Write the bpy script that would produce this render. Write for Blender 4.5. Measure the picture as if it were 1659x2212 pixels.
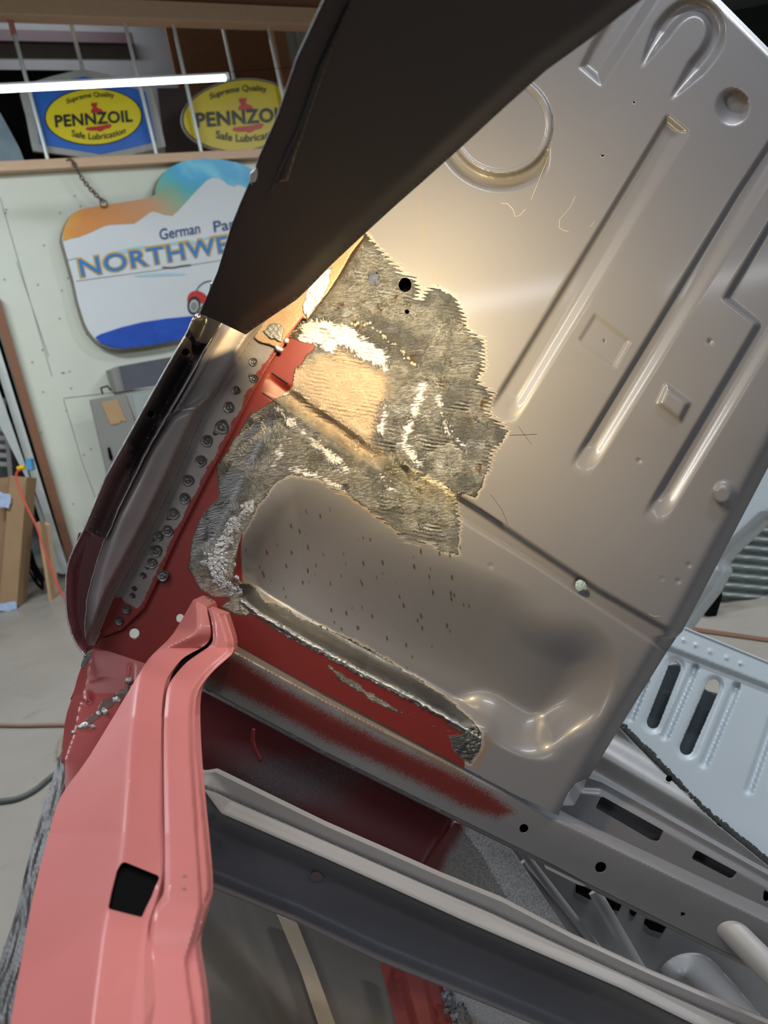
import bpy, math, random
import numpy as np
from mathutils import Vector
random.seed(4)
rng = np.random.default_rng(7)
for o in list(bpy.data.objects): bpy.data.objects.remove(o)
SC = bpy.context.scene
COL = SC.collection

# ---------------------------------------------------------------- camera
FPX, CX, CY, CAMH = 1532.0, 829.5, 1106.0, 1.25
pt, rl = math.radians(14.6), math.radians(-10.2)
r0 = np.array([1, 0, 0.]); u0 = np.array([0, math.sin(pt), math.cos(pt)]); FW = np.array([0, math.cos(pt), -math.sin(pt)])
RT = r0*math.cos(rl) + u0*math.sin(rl); UP = -r0*math.sin(rl) + u0*math.cos(rl)
CAM = np.array([0, 0, CAMH])
cd = bpy.data.cameras.new('camera'); cam = bpy.data.objects.new('camera', cd); COL.objects.link(cam)
from mathutils import Matrix
M = Matrix.Identity(4)
for i in range(3):
    M[i][0] = RT[i]; M[i][1] = UP[i]; M[i][2] = -FW[i]; M[i][3] = CAM[i]
cam.matrix_world = M
cd.sensor_fit = 'VERTICAL'; cd.sensor_height = 36; cd.lens = FPX/2212*36
cd.clip_start = .02; cd.clip_end = 60
cd.dof.use_dof = True; cd.dof.focus_distance = .85; cd.dof.aperture_fstop = 24.9/3.4
SC.camera = cam
# ---------------------------------------------------------------- world, light, exposure
SC.view_settings.view_transform = 'Standard'; SC.view_settings.look = 'None'
SC.view_settings.gamma = 1; SC.view_settings.exposure = 0.0; SC.view_settings.use_curve_mapping = False
W = bpy.data.worlds.new('world'); SC.world = W; W.use_nodes = True
W.node_tree.nodes['Background'].inputs[0].default_value = (.78, .88, 1.0, 1)
W.node_tree.nodes['Background'].inputs[1].default_value = .30
def area(name, loc, target, sx, sy, power, col=(1, 1, 1)):
    l = bpy.data.lights.new(name, 'AREA'); l.shape = 'RECTANGLE'; l.size = sx; l.size_y = sy; l.energy = power; l.color = col
    o = bpy.data.objects.new(name, l); COL.objects.link(o); o.location = loc
    d = Vector(target)-Vector(loc); o.rotation_euler = d.to_track_quat('-Z', 'Y').to_euler(); return o
LED = (.88, .94, 1.0)
for i, (x, y, e) in enumerate([(-2.0, 2.6, 74), (-.9, .3, 26), (1.5, .6, 27), (-2.0, -1.2, 24), (.6, -1.6, 18), (2.4, 1.7, 60), (2.4, -1.8, 14), (1.2, 4.2, 30)]):
    area('ceiling_tube_light', (x, y, 3.25), (x, y, 0), 1.2, .09, e, LED)

# ---------------------------------------------------------------- geometry helpers
def ray(px, py):
    px = np.asarray(px, float); py = np.asarray(py, float)
    return ((px-CX)/FPX)[..., None]*RT - ((py-CY)/FPX)[..., None]*UP + FW
def P(px, py, d):
    return CAM + ray(px, py)*np.asarray(d, float)[..., None]
def plane(a, b, c):
    A = np.array([[p[0], p[1], 1] for p in (a, b, c)], float); k = np.linalg.solve(A, [1/p[2] for p in (a, b, c)])
    return lambda x, y: 1/(k[0]*x + k[1]*y + k[2])
def sdf(x, y, poly):
    """signed distance, negative inside"""
    poly = np.asarray(poly, float); best = np.full(x.shape, 1e18); ins = np.zeros(x.shape, bool)
    n = len(poly)
    for i in range(n):
        ax, ay = poly[i]; bx, by = poly[(i+1) % n]
        ex, ey = bx-ax, by-ay; L = ex*ex+ey*ey
        if L < 1e-9: continue
        t = np.clip(((x-ax)*ex+(y-ay)*ey)/L, 0, 1)
        best = np.minimum(best, (x-ax-t*ex)**2+(y-ay-t*ey)**2)
        if ey != 0:
            c = ((ay > y) != (by > y)) & (x < ex*(y-ay)/ey+ax); ins ^= c
    d = np.sqrt(best); return np.where(ins, -d, d)
def dline(x, y, pts):
    """distance to an open polyline"""
    best = np.full(x.shape, 1e18)
    for (ax, ay), (bx, by) in zip(pts[:-1], pts[1:]):
        ex, ey = bx-ax, by-ay; L = ex*ex+ey*ey
        t = np.clip(((x-ax)*ex+(y-ay)*ey)/L, 0, 1)
        best = np.minimum(best, (x-ax-t*ex)**2+(y-ay-t*ey)**2)
    return np.sqrt(best)
def circ(cx, cy, rx, ry=None, n=28, a=0):
    ry = ry or rx
    return [(cx+rx*math.cos(t)*math.cos(a)-ry*math.sin(t)*math.sin(a), cy+rx*math.cos(t)*math.sin(a)+ry*math.sin(t)*math.cos(a)) for t in [2*math.pi*i/n for i in range(n)]]
def ss(a, b, x):
    t = np.clip((x-a)/(b-a), 0, 1); return t*t*(3-2*t)
def lc(w, d): return .7*np.clip(d/w, 0, 1)+.3*ss(0, w, d)
def smooth_poly(pts, n=1, closed=True):
    for _ in range(n):
        q = []
        m = len(pts)
        rngi = range(m) if closed else range(m-1)
        if not closed: q.append(pts[0])
        for i in rngi:
            a = pts[i]; b = pts[(i+1) % m]
            q.append(tuple(.75*u+.25*v for u, v in zip(a, b))); q.append(tuple(.25*u+.75*v for u, v in zip(a, b)))
        if not closed: q.append(pts[-1])
        pts = q
    return pts
def rough_poly(pts, amp, step=6):
    out = []
    m = len(pts)
    for i in range(m):
        a = np.array(pts[i], float); b = np.array(pts[(i+1) % m], float); L = np.linalg.norm(b-a); k = max(1, int(L/step))
        for j in range(k):
            out.append(tuple(a+(b-a)*j/k + rng.normal(0, amp, 2)))
    return out

class Mesh:
    def __init__(s): s.v = []; s.f = []; s.n = 0; s.at = {}
    def add(s, v, f, at=None):
        v = np.asarray(v, float)
        s.v.append(v); s.f += [tuple(int(i)+s.n for i in q) for q in f]
        for k in set(s.at) | set(at or {}):
            lst = s.at.setdefault(k, [np.full(s.n, 99.)] if s.n else [])
            lst.append(np.asarray(at[k], float) if at and k in at else np.full(len(v), 99.))
        s.n += len(v); return s
def origin_of(p):
    while p is not None and p.parent is not None: p = p.parent
    return np.array(p.location) if p is not None else None
def build(name, me, mat, parent=None, smooth=True, thick=0, bevel=0, angle=35, away=True, label=None, cat=None, group=None, kind=None, origin=None):
    V = np.concatenate(me.v); org = origin_of(parent)
    if org is None: org = V.mean(0) if origin is None else np.array(origin, float)
    m = bpy.data.meshes.new(name); m.from_pydata((V-org).tolist(), [], me.f); m.validate(); m.update()
    for k, lst in me.at.items():
        a = m.attributes.new(k, 'FLOAT', 'POINT'); arr = np.concatenate(lst)
        if len(arr) == len(m.vertices): a.data.foreach_set('value', arr.astype(np.float32))
    if isinstance(mat, (list, tuple)):
        for q in mat: m.materials.append(q)
    else: m.materials.append(mat)
    if smooth:
        m.polygons.foreach_set('use_smooth', [True]*len(m.polygons)); m.set_sharp_from_angle(angle=math.radians(angle))
    o = bpy.data.objects.new(name, m); COL.objects.link(o)
    if parent is not None: o.parent = parent
    if parent is None: o.location = org
    if bevel:
        b = o.modifiers.new('bevel', 'BEVEL'); b.width = bevel; b.segments = 3; b.limit_method = 'ANGLE'; b.angle_limit = math.radians(24)
    if thick:
        t = o.modifiers.new('solid', 'SOLIDIFY'); t.thickness = thick; t.offset = -1
    tag(o, label, cat, group, kind); return o
def tag(o, label=None, cat=None, group=None, kind=None):
    if label: o['label'] = label
    if cat: o['category'] = cat
    if group: o['group'] = group
    if kind: o['kind'] = kind
def thing(name, label, cat, loc, group=None):
    o = bpy.data.objects.new(name, None); COL.objects.link(o); o.location = loc; o.empty_display_size = .05
    tag(o, label, cat, group); return o

def sheet(poly, dep, holes=(), step=5, at=None, box=0, me=None, hole_back=None):
    """sheet metal filling the outline poly at depth dep(x,y); box>0 closes it into a hollow box of that depth"""
    me = me or Mesh()
    p = np.asarray(poly, float); x0, y0 = p.min(0)-step; x1, y1 = p.max(0)+step
    nx = int((x1-x0)/step)+2; ny = int((y1-y0)/step)+2
    gx, gy = np.meshgrid(x0+np.arange(nx)*step, y0+np.arange(ny)*step)
    def mk(hs, d):
        def S(x, y):
            s = sdf(x, y, poly)
            for h in hs: s = np.maximum(s, -sdf(x, y, h))
            return s
        s = S(gx, gy)
        ins = s < 0
        keep = ins[:-1, :-1] | ins[1:, :-1] | ins[:-1, 1:] | ins[1:, 1:]
        idx = -np.ones(gx.shape, int); used = np.zeros(gx.shape, bool)
        for a, b in ((0, 0), (1, 0), (0, 1), (1, 1)):
            used[a:ny-1+a, b:nx-1+b] |= keep
        idx[used] = np.arange(used.sum()); x = gx[used].copy(); y = gy[used].copy(); s = s[used]
        out = s > 0
        for _ in range(3):
            if not out.any(): break
            xo, yo = x[out], y[out]; so = S(xo, yo); e = .25
            dx = (S(xo+e, yo)-S(xo-e, yo))/(2*e); dy = (S(xo, yo+e)-S(xo, yo-e))/(2*e); g = np.maximum(np.hypot(dx, dy), .5)
            so = np.clip(so, -2*step, 2*step)
            x[out] = xo-so*dx/g**2; y[out] = yo-so*dy/g**2
        jj, ii = np.nonzero(keep)
        q = np.stack([idx[jj, ii], idx[jj+1, ii], idx[jj+1, ii+1], idx[jj, ii+1]], 1)
        return x, y, q
    x, y, q = mk(holes, dep); D = dep(x, y); V = P(x, y, D)
    A = {k: fn(x, y) for k, fn in (at or {}).items()}
    if not box:
        me.add(V, q, A); return me
    # boundary edges
    E = {}
    for f in q:
        for a, b in ((f[0], f[1]), (f[1], f[2]), (f[2], f[3]), (f[3], f[0])):
            if (b, a) in E: del E[(b, a)]
            else: E[(a, b)] = 1
    me.add(V, q, A)
    base = me.n-len(V)
    eb = list(E); vs = sorted({a for e in eb for a in e}); mp = {a: i for i, a in enumerate(vs)}
    VV = V[vs]
    so = sdf(x[vs], y[vs], poly)
    deep = np.where(so > -step*1.2, box, min(box, .0025))
    lo = VV+FW*deep[:, None]
    n = len(vs)
    me.add(np.concatenate([VV, lo]), [(mp[b], mp[a], mp[a]+n, mp[b]+n) for a, b in eb], {k: np.concatenate([v[vs], v[vs]]) for k, v in A.items()})
    xb, yb, qb = mk((), dep)
    me.add(P(xb, yb, dep(xb, yb))+FW*box, [tuple(f[::-1]) for f in qb], {k: fn(xb, yb) for k, fn in (at or {}).items()})
    return me

def resample(line, n):
    L = np.asarray(line, float); s = np.concatenate([[0], np.cumsum(np.linalg.norm(np.diff(L[:, :2], axis=0), axis=1))]); t = np.linspace(0, s[-1], n)
    return np.stack([np.interp(t, s, L[:, k]) for k in range(L.shape[1])], 1)
def strip(lines, n=40, sub=4, me=None, at=None):
    """ruled sheet through pixel lines [(x,y,d)...]"""
    me = me or Mesh(); R = [resample(l, n) for l in lines]; rows = []; px = []
    for i in range(len(R)-1):
        for k in range(sub):
            t = k/sub; r = R[i]*(1-t)+R[i+1]*t; rows.append(r)
    rows.append(R[-1]); A = np.array(rows)
    V = P(A[..., 0], A[..., 1], A[..., 2]).reshape(-1, 3); m = len(rows)
    f = [(i*n+j, (i+1)*n+j, (i+1)*n+j+1, i*n+j+1) for i in range(m-1) for j in range(n-1)]
    ats = {k: fn(A[..., 0].ravel(), A[..., 1].ravel()) for k, fn in (at or {}).items()}
    me.add(V, f, ats); return me
def tube(pts, r, me=None, seg=12, cap=True):
    me = me or Mesh(); pts = [np.asarray(p, float) for p in pts]; n = len(pts)
    rs = r if hasattr(r, '__len__') else [r]*n; V = []
    t0 = pts[1]-pts[0]; a = np.cross(t0, [0.13, .2, 1.]); a /= np.linalg.norm(a)
    for i, p in enumerate(pts):
        t = pts[min(i+1, n-1)]-pts[max(i-1, 0)]; t = t/np.linalg.norm(t)
        a = a-t*(a@t); a /= np.linalg.norm(a); b = np.cross(t, a)
        for k in range(seg):
            an = 2*math.pi*k/seg; V.append(p+(a*math.cos(an)+b*math.sin(an))*rs[i])
    f = [(i*seg+k, i*seg+(k+1) % seg, (i+1)*seg+(k+1) % seg, (i+1)*seg+k) for i in range(n-1) for k in range(seg)]
    if cap: f += [tuple(range(seg))[::-1], tuple((n-1)*seg+k for k in range(seg))]
    me.add(V, f); return me
def catmull(pts, k=8):
    pts = [np.asarray(p, float) for p in pts]; q = [2*pts[0]-pts[1]]+pts+[2*pts[-1]-pts[-2]]; out = []
    for i in range(1, len(q)-2):
        for j in range(k):
            t = j/k; a, b, c, d = q[i-1:i+3]
            out.append(.5*((2*b)+(c-a)*t+(2*a-5*b+4*c-d)*t*t+(-a+3*b-3*c+d)*t**3))
    out.append(pts[-1]); return out
def prism(pts, back, me=None):
    """solid: front polygon pts (world), extruded by vector back"""
    me = me or Mesh(); n = len(pts); pts = np.asarray(pts, float); V = np.concatenate([pts, pts+np.asarray(back)])
    me.add(V, [tuple(range(n)), tuple(range(2*n-1, n-1, -1))]+[(i, i+n, (i+1) % n+n, (i+1) % n) for i in range(n)]); return me
def boxm(c, X, Y, Z, me=None):
    """box centred c with full edge vectors"""
    me = me or Mesh(); c, X, Y, Z = [np.asarray(v, float) for v in (c, X, Y, Z)]
    V = [c+(a*X+b*Y+d*Z)/2 for a in (-1, 1) for b in (-1, 1) for d in (-1, 1)]
    me.add(V, [(0, 1, 3, 2), (4, 6, 7, 5), (0, 4, 5, 1), (2, 3, 7, 6), (0, 2, 6, 4), (1, 5, 7, 3)]); return me

# ---------------------------------------------------------------- materials
class NT:
    def __init__(s, name):
        s.m = bpy.data.materials.new(name); s.m.use_nodes = True; s.t = s.m.node_tree; s.b = s.t.nodes['Principled BSDF']; s.tc = None
    def n(s, typ, ins=None, **kw):
        d = s.t.nodes.new(typ)
        for k, v in kw.items(): setattr(d, k, v)
        for k, v in (ins or {}).items(): s.set(d.inputs[k], v)
        return d
    def set(s, sock, v):
        if hasattr(v, 'is_linked') or isinstance(v, bpy.types.NodeSocket): s.t.links.new(v, sock)
        elif isinstance(v, tuple) and len(v) == 3 and sock.type == 'RGBA': sock.default_value = (*v, 1)
        else: sock.default_value = v
    def co(s):
        if s.tc is None: s.tc = s.n('ShaderNodeTexCoord').outputs['Object']
        return s.tc
    def noise(s, scale, detail=3, rough=.5, dist=0, vec=None, col=False):
        d = s.n('ShaderNodeTexNoise', {'Vector': vec or s.co(), 'Scale': scale, 'Detail': detail, 'Roughness': rough, 'Distortion': dist}); return d.outputs['Color' if col else 'Fac']
    def math(s, op, a, b=0., c=None):
        d = s.n('ShaderNodeMath', {0: a, 1: b}, operation=op)
        if c is not None: s.set(d.inputs[2], c)
        return d.outputs[0]
    def mix(s, f, a, b):
        d = s.n('ShaderNodeMix', data_type='RGBA'); s.set(d.inputs[0], f); s.set(d.inputs[6], a); s.set(d.inputs[7], b); return d.outputs[2]
    def mixf(s, f, a, b):
        d = s.n('ShaderNodeMix'); s.set(d.inputs[0], f); s.set(d.inputs[2], a); s.set(d.inputs[3], b); return d.outputs[0]
    def ramp(s, f, a, b, sm=True):
        d = s.n('ShaderNodeMapRange', {0: f, 1: a, 2: b, 3: 0., 4: 1.}, interpolation_type='SMOOTHSTEP' if sm else 'LINEAR'); return d.outputs[0]
    def attr(s, name): return s.n('ShaderNodeAttribute', attribute_name=name).outputs['Fac']
    def bump(s, h, st, dist=.001, nrm=None):
        d = s.n('ShaderNodeBump', {'Strength': st, 'Distance': dist, 'Height': h})
        if nrm: s.set(d.inputs['Normal'], nrm)
        return d.outputs[0]
    def mapp(s, scale=(1, 1, 1), rot=(0, 0, 0), vec=None):
        return s.n('ShaderNodeMapping', {'Vector': vec or s.co(), 'Scale': scale, 'Rotation': rot}).outputs[0]
    def out(s, **kw):
        for k, v in kw.items(): s.set(s.b.inputs[k.replace('_', ' ')], v)
        return s.m
def simple(name, col, rough=.5, metal=0., var=.15, vs=8., bump=0., bs=200., coat=0., spec=.5):
    t = NT(name); n = t.noise(vs, 4); c = t.mix(t.math('MULTIPLY', n, 1.), tuple(k*(1-var) for k in col), tuple(min(1, k*(1+var)) for k in col))
    kw = dict(Base_Color=c, Roughness=t.mixf(n, max(0, rough-.06), min(1, rough+.06)), Metallic=metal, Coat_Weight=coat, Specular_IOR_Level=spec)
    if bump: kw['Normal'] = t.bump(t.noise(bs, 3), bump, .001)
    return t.out(**kw)
def emis(name, col, st):
    t = NT(name); return t.out(Base_Color=col, Emission_Color=col, Emission_Strength=st)
SPR = (.165, .163, .176)      # grey primer
REDC = (.125, .010, .008)
def metal_col(t, lo=.30, hi=.62, tint=(1, .97, .92)):
    big = t.noise(30, 4, .6); v = t.mixf(big, lo, hi)
    return t.n('ShaderNodeCombineColor', {0: t.math('MULTIPLY', v, tint[0]), 1: t.math('MULTIPLY', v, tint[1]), 2: t.math('MULTIPLY', v, tint[2])}).outputs[0]

def mat_bulkhead():
    t = NT('primer_red_and_ground_steel')
    fine = t.noise(420, 2); mid = t.noise(60, 4, .6); fib = t.noise(900, 1)
    # sanding marks: strokes in three directions, mixed in patches
    patchn = t.noise(26, 2, .5); D2R = math.radians
    st1 = t.noise(60, 4, .65, vec=t.mapp((2, 9, 9), (0, D2R(35), 0))); st2 = t.noise(60, 4, .65, vec=t.mapp((9, 9, 2), (0, D2R(20), 0))); st3 = t.noise(60, 4, .65, vec=t.mapp((2, 9, 9), (0, D2R(-50), 0)))
    streak = t.mixf(t.ramp(patchn, .44, .50), st1, t.mixf(t.ramp(patchn, .54, .60), st2, st3))
    comb = t.n('ShaderNodeTexWave', {'Vector': t.mapp((1, 1, 1), (0, D2R(70), 0)), 'Scale': 70., 'Distortion': 2.2, 'Detail': 2., 'Detail Scale': 1.2}, bands_direction='X').outputs['Fac']
    combm = t.ramp(t.noise(20, 2), .50, .62)
    m_at = t.math('ADD', t.attr('metal'), t.math('MULTIPLY', t.math('MULTIPLY', t.math('SUBTRACT', comb, .5), 10.), t.math('MULTIPLY', t.attr('combw'), t.ramp(t.noise(20, 2), .45, .58)))); mm = t.math('ADD', m_at, t.math('MULTIPLY', t.math('SUBTRACT', mid, .5), 18.))
    mm = t.math('ADD', mm, t.math('MULTIPLY', t.math('SUBTRACT', streak, .5), 16.))
    metal = t.ramp(mm, 1.5, -1.5); halo = t.math('MULTIPLY', t.ramp(mm, 9., 1.), t.math('SUBTRACT', 1., metal))
    r_at = t.attr('red'); rr = t.math('ADD', r_at, t.math('MULTIPLY', t.math('SUBTRACT', mid, .5), 10.))
    soft = t.attr('soft'); rr2 = t.math('ADD', rr, t.math('MULTIPLY', t.math('MULTIPLY', t.math('SUBTRACT', fib, .5), 4.), soft))
    red = t.ramp(rr2, 2., -2.)
    cop = t.ramp(t.math('ADD', t.attr('copper'), t.math('MULTIPLY', t.math('SUBTRACT', mid, .5), 26.)), 20., -20.)
    burn = t.ramp(t.math('ADD', t.attr('burn'), t.math('MULTIPLY', t.math('SUBTRACT', mid, .5), 12.)), 14., -6.)
    pr = t.mix(t.noise(5, 3), (.143, .140, .155), (.170, .165, .180))
    pr = t.mix(t.math('MULTIPLY', halo, .7), pr, (.38, .33, .27))
    pr = t.mix(t.math('MULTIPLY', burn, .55), pr, (.22, .12, .04))
    # dark specks in the pocket
    sp = t.n('ShaderNodeTexVoronoi', {'Vector': t.mapp((1, 1.0, .35), (0, .6, .4)), 'Scale': 120.}).outputs['Distance']
    spm = t.math('MULTIPLY', t.ramp(sp, .20, .12), t.ramp(t.math('ADD', t.attr('speck'), t.math('MULTIPLY', t.math('SUBTRACT', t.noise(22, 3), .5), 160.)), 0., -30.))
    pr = t.mix(t.math('MULTIPLY', spm, .85), pr, (.05, .035, .02))
    redc = t.mix(mid, REDC, tuple(k*1.25 for k in REDC))
    steel = t.mix(t.math('MULTIPLY', t.ramp(st1, .3, .7), t.ramp(patchn, .62, .40)), metal_col(t, .10, .50, (1, .95, .84)), (.72, .68, .58))
    brown = t.mix(t.ramp(t.noise(45, 4, .7), .60, .72), steel, (.25, .13, .055))
    brush = t.noise(60, 3, .6, vec=t.mapp((1, 6, 26), (0, math.radians(-33), 0)))
    coppc = t.mix(brush, (.21, .155, .12), (.40, .31, .24))
    mc = t.mix(cop, brown, coppc)
    # burnished streaks with the lamp's highlight painted in pale; seams / weld scorch
    pol = t.ramp(t.math('ADD', t.attr('polish_glare'), t.math('MULTIPLY', t.math('SUBTRACT', t.math('ADD', t.math('MULTIPLY', streak, .6), t.math('MULTIPLY', mid, .4)), .5), 95.)), 5., -5.)
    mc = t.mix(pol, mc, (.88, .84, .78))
    base = t.mix(red, pr, redc); base = t.mix(metal, base, mc)
    dk = t.ramp(t.attr('seam'), 2.2, .6)
    base = t.mix(t.math('MULTIPLY', dk, .85), base, (.02, .012, .008))
    h = t.math('ADD', t.math('MULTIPLY', t.math('MULTIPLY', comb, combm), .7), t.math('ADD', t.math('MULTIPLY', streak, 2.6), t.math('MULTIPLY', t.noise(38, 3, .5), 5.)))
    calm = t.ramp(t.attr('calm'), 10., -30.)
    hh = t.math('MULTIPLY', t.math('MULTIPLY', h, t.math('MULTIPLY', metal, t.mixf(pol, 1., .45))), t.math('MULTIPLY', t.mixf(cop, 1., .30), t.mixf(calm, 1., .15)))
    nb = t.bump(hh, .9, .0027)
    base = t.mix(t.math('MULTIPLY', calm, metal), base, t.mix(t.noise(50, 4, .7), (.09, .088, .085), (.19, .182, .178)))
    rough = t.mixf(metal, t.mixf(red, .36, .45), t.mixf(cop, .27, .46))
    return t.out(Base_Color=base, Metallic=t.math('MULTIPLY', metal, t.mixf(cop, .95, .55)), Roughness=rough, Normal=nb, Coat_Weight=t.math('MULTIPLY', t.math('SUBTRACT', 1., t.math('MAXIMUM', metal, red)), .22), Coat_Roughness=.10)
def mat_flange(name='spot_welded_flange_steel'):
    t = NT(name); mid = t.noise(70, 4, .6)
    red = t.ramp(t.math('ADD', t.attr('red'), t.math('MULTIPLY', t.math('SUBTRACT', mid, .5), 26.)), 1.5, -1.5)
    base = t.mix(red, metal_col(t, .16, .30, (1, .88, .84)), REDC)
    return t.out(Base_Color=base, Metallic=t.mixf(red, .75, 0.), Roughness=.42, Normal=t.bump(t.noise(400, 3), .25, .0006))
def mat_rail():
    t = NT('rail_primer_red_overspray'); mid = t.noise(40, 4, .6); fib = t.noise(1300, 1)
    r = t.math('ADD', t.attr('red'), t.math('ADD', t.math('MULTIPLY', t.math('SUBTRACT', mid, .5), 8.), t.math('MULTIPLY', t.math('SUBTRACT', fib, .5), 60.)))
    red = t.ramp(r, 5., -9.)
    pr = t.mix(mid, (.152, .150, .162), (.186, .182, .194)); tan = t.ramp(t.math('ADD', t.attr('bare'), t.math('MULTIPLY', t.math('SUBTRACT', mid, .5), 12.)), 3., -3.)
    pr = t.mix(tan, pr, (.20, .155, .125))
    burn = t.ramp(t.math('ADD', t.attr('burn'), t.math('MULTIPLY', t.math('SUBTRACT', mid, .5), 20.)), 14., -8.)
    pr = t.mix(t.math('MULTIPLY', burn, .75), pr, (.09, .05, .02))
    return t.out(Base_Color=t.mix(red, pr, REDC), Roughness=.42, Metallic=t.math('MULTIPLY', tan, .3), Normal=t.bump(t.noise(600, 2), .15, .0005))
def mat_tray(name='tray_red_overspray', redc=(.095, .008, .010), grey=(.075, .045, .048)):
    t = NT(name); mid = t.noise(18, 3, .6); fib = t.noise(1100, 1)
    g = t.math('ADD', t.attr('grey'), t.math('ADD', t.math('MULTIPLY', t.math('SUBTRACT', mid, .5), 70.), t.math('MULTIPLY', t.math('SUBTRACT', fib, .5), 50.)))
    k = t.ramp(g, 30., -30.); gr = t.noise(420, 3, .7); grey = t.mix(t.ramp(gr, .35, .65), tuple(q*.6 for q in grey), tuple(q*1.25 for q in grey))
    return t.out(Base_Color=t.mix(k, redc, grey), Roughness=.45, Normal=t.bump(gr, .5, .0006))
def mat_channel():
    t = NT('black_channel_with_plum_paint'); n = t.noise(35, 4, .65)
    k = t.ramp(t.math('ADD', t.attr('plum'), t.math('MULTIPLY', t.math('SUBTRACT', n, .5), 60.)), 4., -4.)
    return t.out(Base_Color=t.mix(k, t.mix(n, (.010, .009, .011), (.035, .028, .028)), (.105, .066, .068)), Roughness=.34, Normal=t.bump(n, .15, .003))
def mat_wood(name, a, b, sc=1.0):
    t = NT(name); v = t.mapp((1.2*sc, 12*sc, 12*sc)); n = t.noise(3, 5, .6, 1.2, vec=v); k = t.ramp(t.noise(9, 2), .72, .8)
    return t.out(Base_Color=t.mix(t.math('MULTIPLY', k, .5), t.mix(n, a, b), tuple(x*.5 for x in a)), Roughness=.6)
def mat_floor():
    t = NT('worn_sealed_concrete'); n = t.noise(1.6, 6, .65); m = t.noise(4, 7, .75, 1.)
    c = t.mix(n, (.22, .195, .165), (.36, .335, .295)); c = t.mix(t.ramp(m, .55, .8), c, (.17, .155, .13))
    return t.out(Base_Color=c, Roughness=t.mixf(m, .16, .55), Normal=t.bump(t.noise(30, 4), .1, .004))
def mat_wall():
    t = NT('white_painted_plywood'); n = t.noise(2.5, 5, .6)
    c = t.mix(n, (.62, .66, .56), (.74, .77, .67)); st = t.noise(20, 5, .7)
    c = t.mix(t.ramp(st, .66, .8), c, (.48, .47, .42))
    v = t.noise(6, 5, .7, vec=t.mapp((8, 8, 1)))
    return t.out(Base_Color=c, Roughness=.45, Normal=t.bump(v, .12, .01))
def mat_sky_sign():
    """airbrushed sunset: orange at the left through green into blue at the top right"""
    t = NT('airbrushed_sky_paint'); a = t.attr('skyx'); n = t.noise(5, 5, .6)
    k = t.math('ADD', a, t.math('MULTIPLY', t.math('SUBTRACT', n, .5), .35))
    r = t.n('ShaderNodeValToRGB', {0: k}); e = r.color_ramp.elements
    e[0].position = 0; e[0].color = (.75, .42, .07, 1); e[1].position = 1; e[1].color = (.06, .42, .72, 1)
    for p, c in ((.18, (.72, .27, .06, 1)), (.36, (.62, .30, .13, 1)), (.5, (.22, .42, .25, 1)), (.64, (.05, .42, .45, 1)), (.8, (.03, .40, .70, 1)), (.9, (.18, .62, .82, 1))):
        q = e.new(p); q.color = c
    return t.out(Base_Color=r.outputs[0], Roughness=.3)
def mat_dent_chrome(name, lo, hi, rough=.35, bumpst=.6, metal=.9, tint=(1, 1, 1)):
    t = NT(name); return t.out(Base_Color=metal_col(t, lo, hi, tint), Metallic=metal, Roughness=rough, Normal=t.bump(t.noise(350, 4, .7), bumpst, .0015))

MB = mat_bulkhead(); MFL = mat_flange(); MRAIL = mat_rail(); MTRAY = mat_tray()
MPRIM = simple('grey_primer', SPR, .4, var=.06)
MPRIMD = simple('light_grey_primer', (.34, .325, .33), .55, var=.06, bump=.1)
MPRIMR = simple('gritty_grey_primer', (.25, .24, .24), .7, var=.35, vs=300, bump=.8, bs=500)
MWEB = simple('dark_grey_primer', (.10, .098, .115), .5, var=.12, vs=14)
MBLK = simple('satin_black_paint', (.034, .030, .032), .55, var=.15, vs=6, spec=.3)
MBLK2 = simple('deep_black_and_hem_shade', (.010, .009, .010), .35, var=.2)
MPINK = simple('salmon_red_oxide_primer', (.54, .165, .15), .34, var=.06, vs=10, coat=.15)
MREDP = simple('red_oxide_paint', (.36, .045, .04), .36, var=.15, vs=20)
MREDK = simple('maroon_gritty_paint', (.11, .022, .028), .5, var=.5, vs=260, bump=.6, bs=400)
MDKRED = simple('dark_maroon_paint', (.055, .006, .008), .6)
MPLUM = simple('plum_black_channel_paint', (.045, .036, .038), .36, var=.45, vs=14, bump=.15)
MCOP = mat_dent_chrome('brushed_copper_tinted_steel', .20, .30, .46, .08, .4, (1, .86, .84))
MWELD = mat_dent_chrome('blued_spot_weld_steel', .05, .22, .36, .7, .9)
MBRIGHT = mat_dent_chrome('bright_ground_weld_steel', .25, .8, .30, 1., 1.)
MDARKST = mat_dent_chrome('dark_ground_steel', .06, .26, .42, .6, .85, (1, .97, .92))
MLEAD = mat_dent_chrome('torn_grey_lead_seam', .10, .24, .5, .5, .4)
MBLUEG = simple('pale_blue_grey_primer', (.56, .62, .66), .35, var=.05)
MGALV = simple('galvanised_corrugation', (.38, .42, .41), .35, metal=.3, var=.2)
MSTEEL = simple('streaky_bare_sheet_steel', (.34, .33, .33), .42, metal=.35, var=.45, vs=14)
MBLACK = simple('matt_black_and_hollow_dark', (.004, .004, .004), .9, spec=.05)  # for matt black things, and for darkness painted behind holes and gaps
MWHITE = simple('white_sign_paint', (.70, .74, .76), .35, var=.05, vs=3)
MWOOD = mat_wood('pine_lumber', (.62, .40, .26), (.76, .54, .37))
MPLY = mat_wood('brown_plywood', (.15, .065, .030), (.23, .105, .05), .6)
MCARD = simple('cardboard', (.34, .215, .115), .8, var=.12)
MFLOOR = mat_floor(); MWALL = mat_wall()

# ================================================================= CAR BODY
car = thing('car_body', 'grey and red primed car body under repair, its ribbed panel filling the view', 'car body', tuple(P(800, 1200, .86)))
dM0 = plane((600, 800, .86), (300, 1350, .84), (1550, 300, .87))
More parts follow.
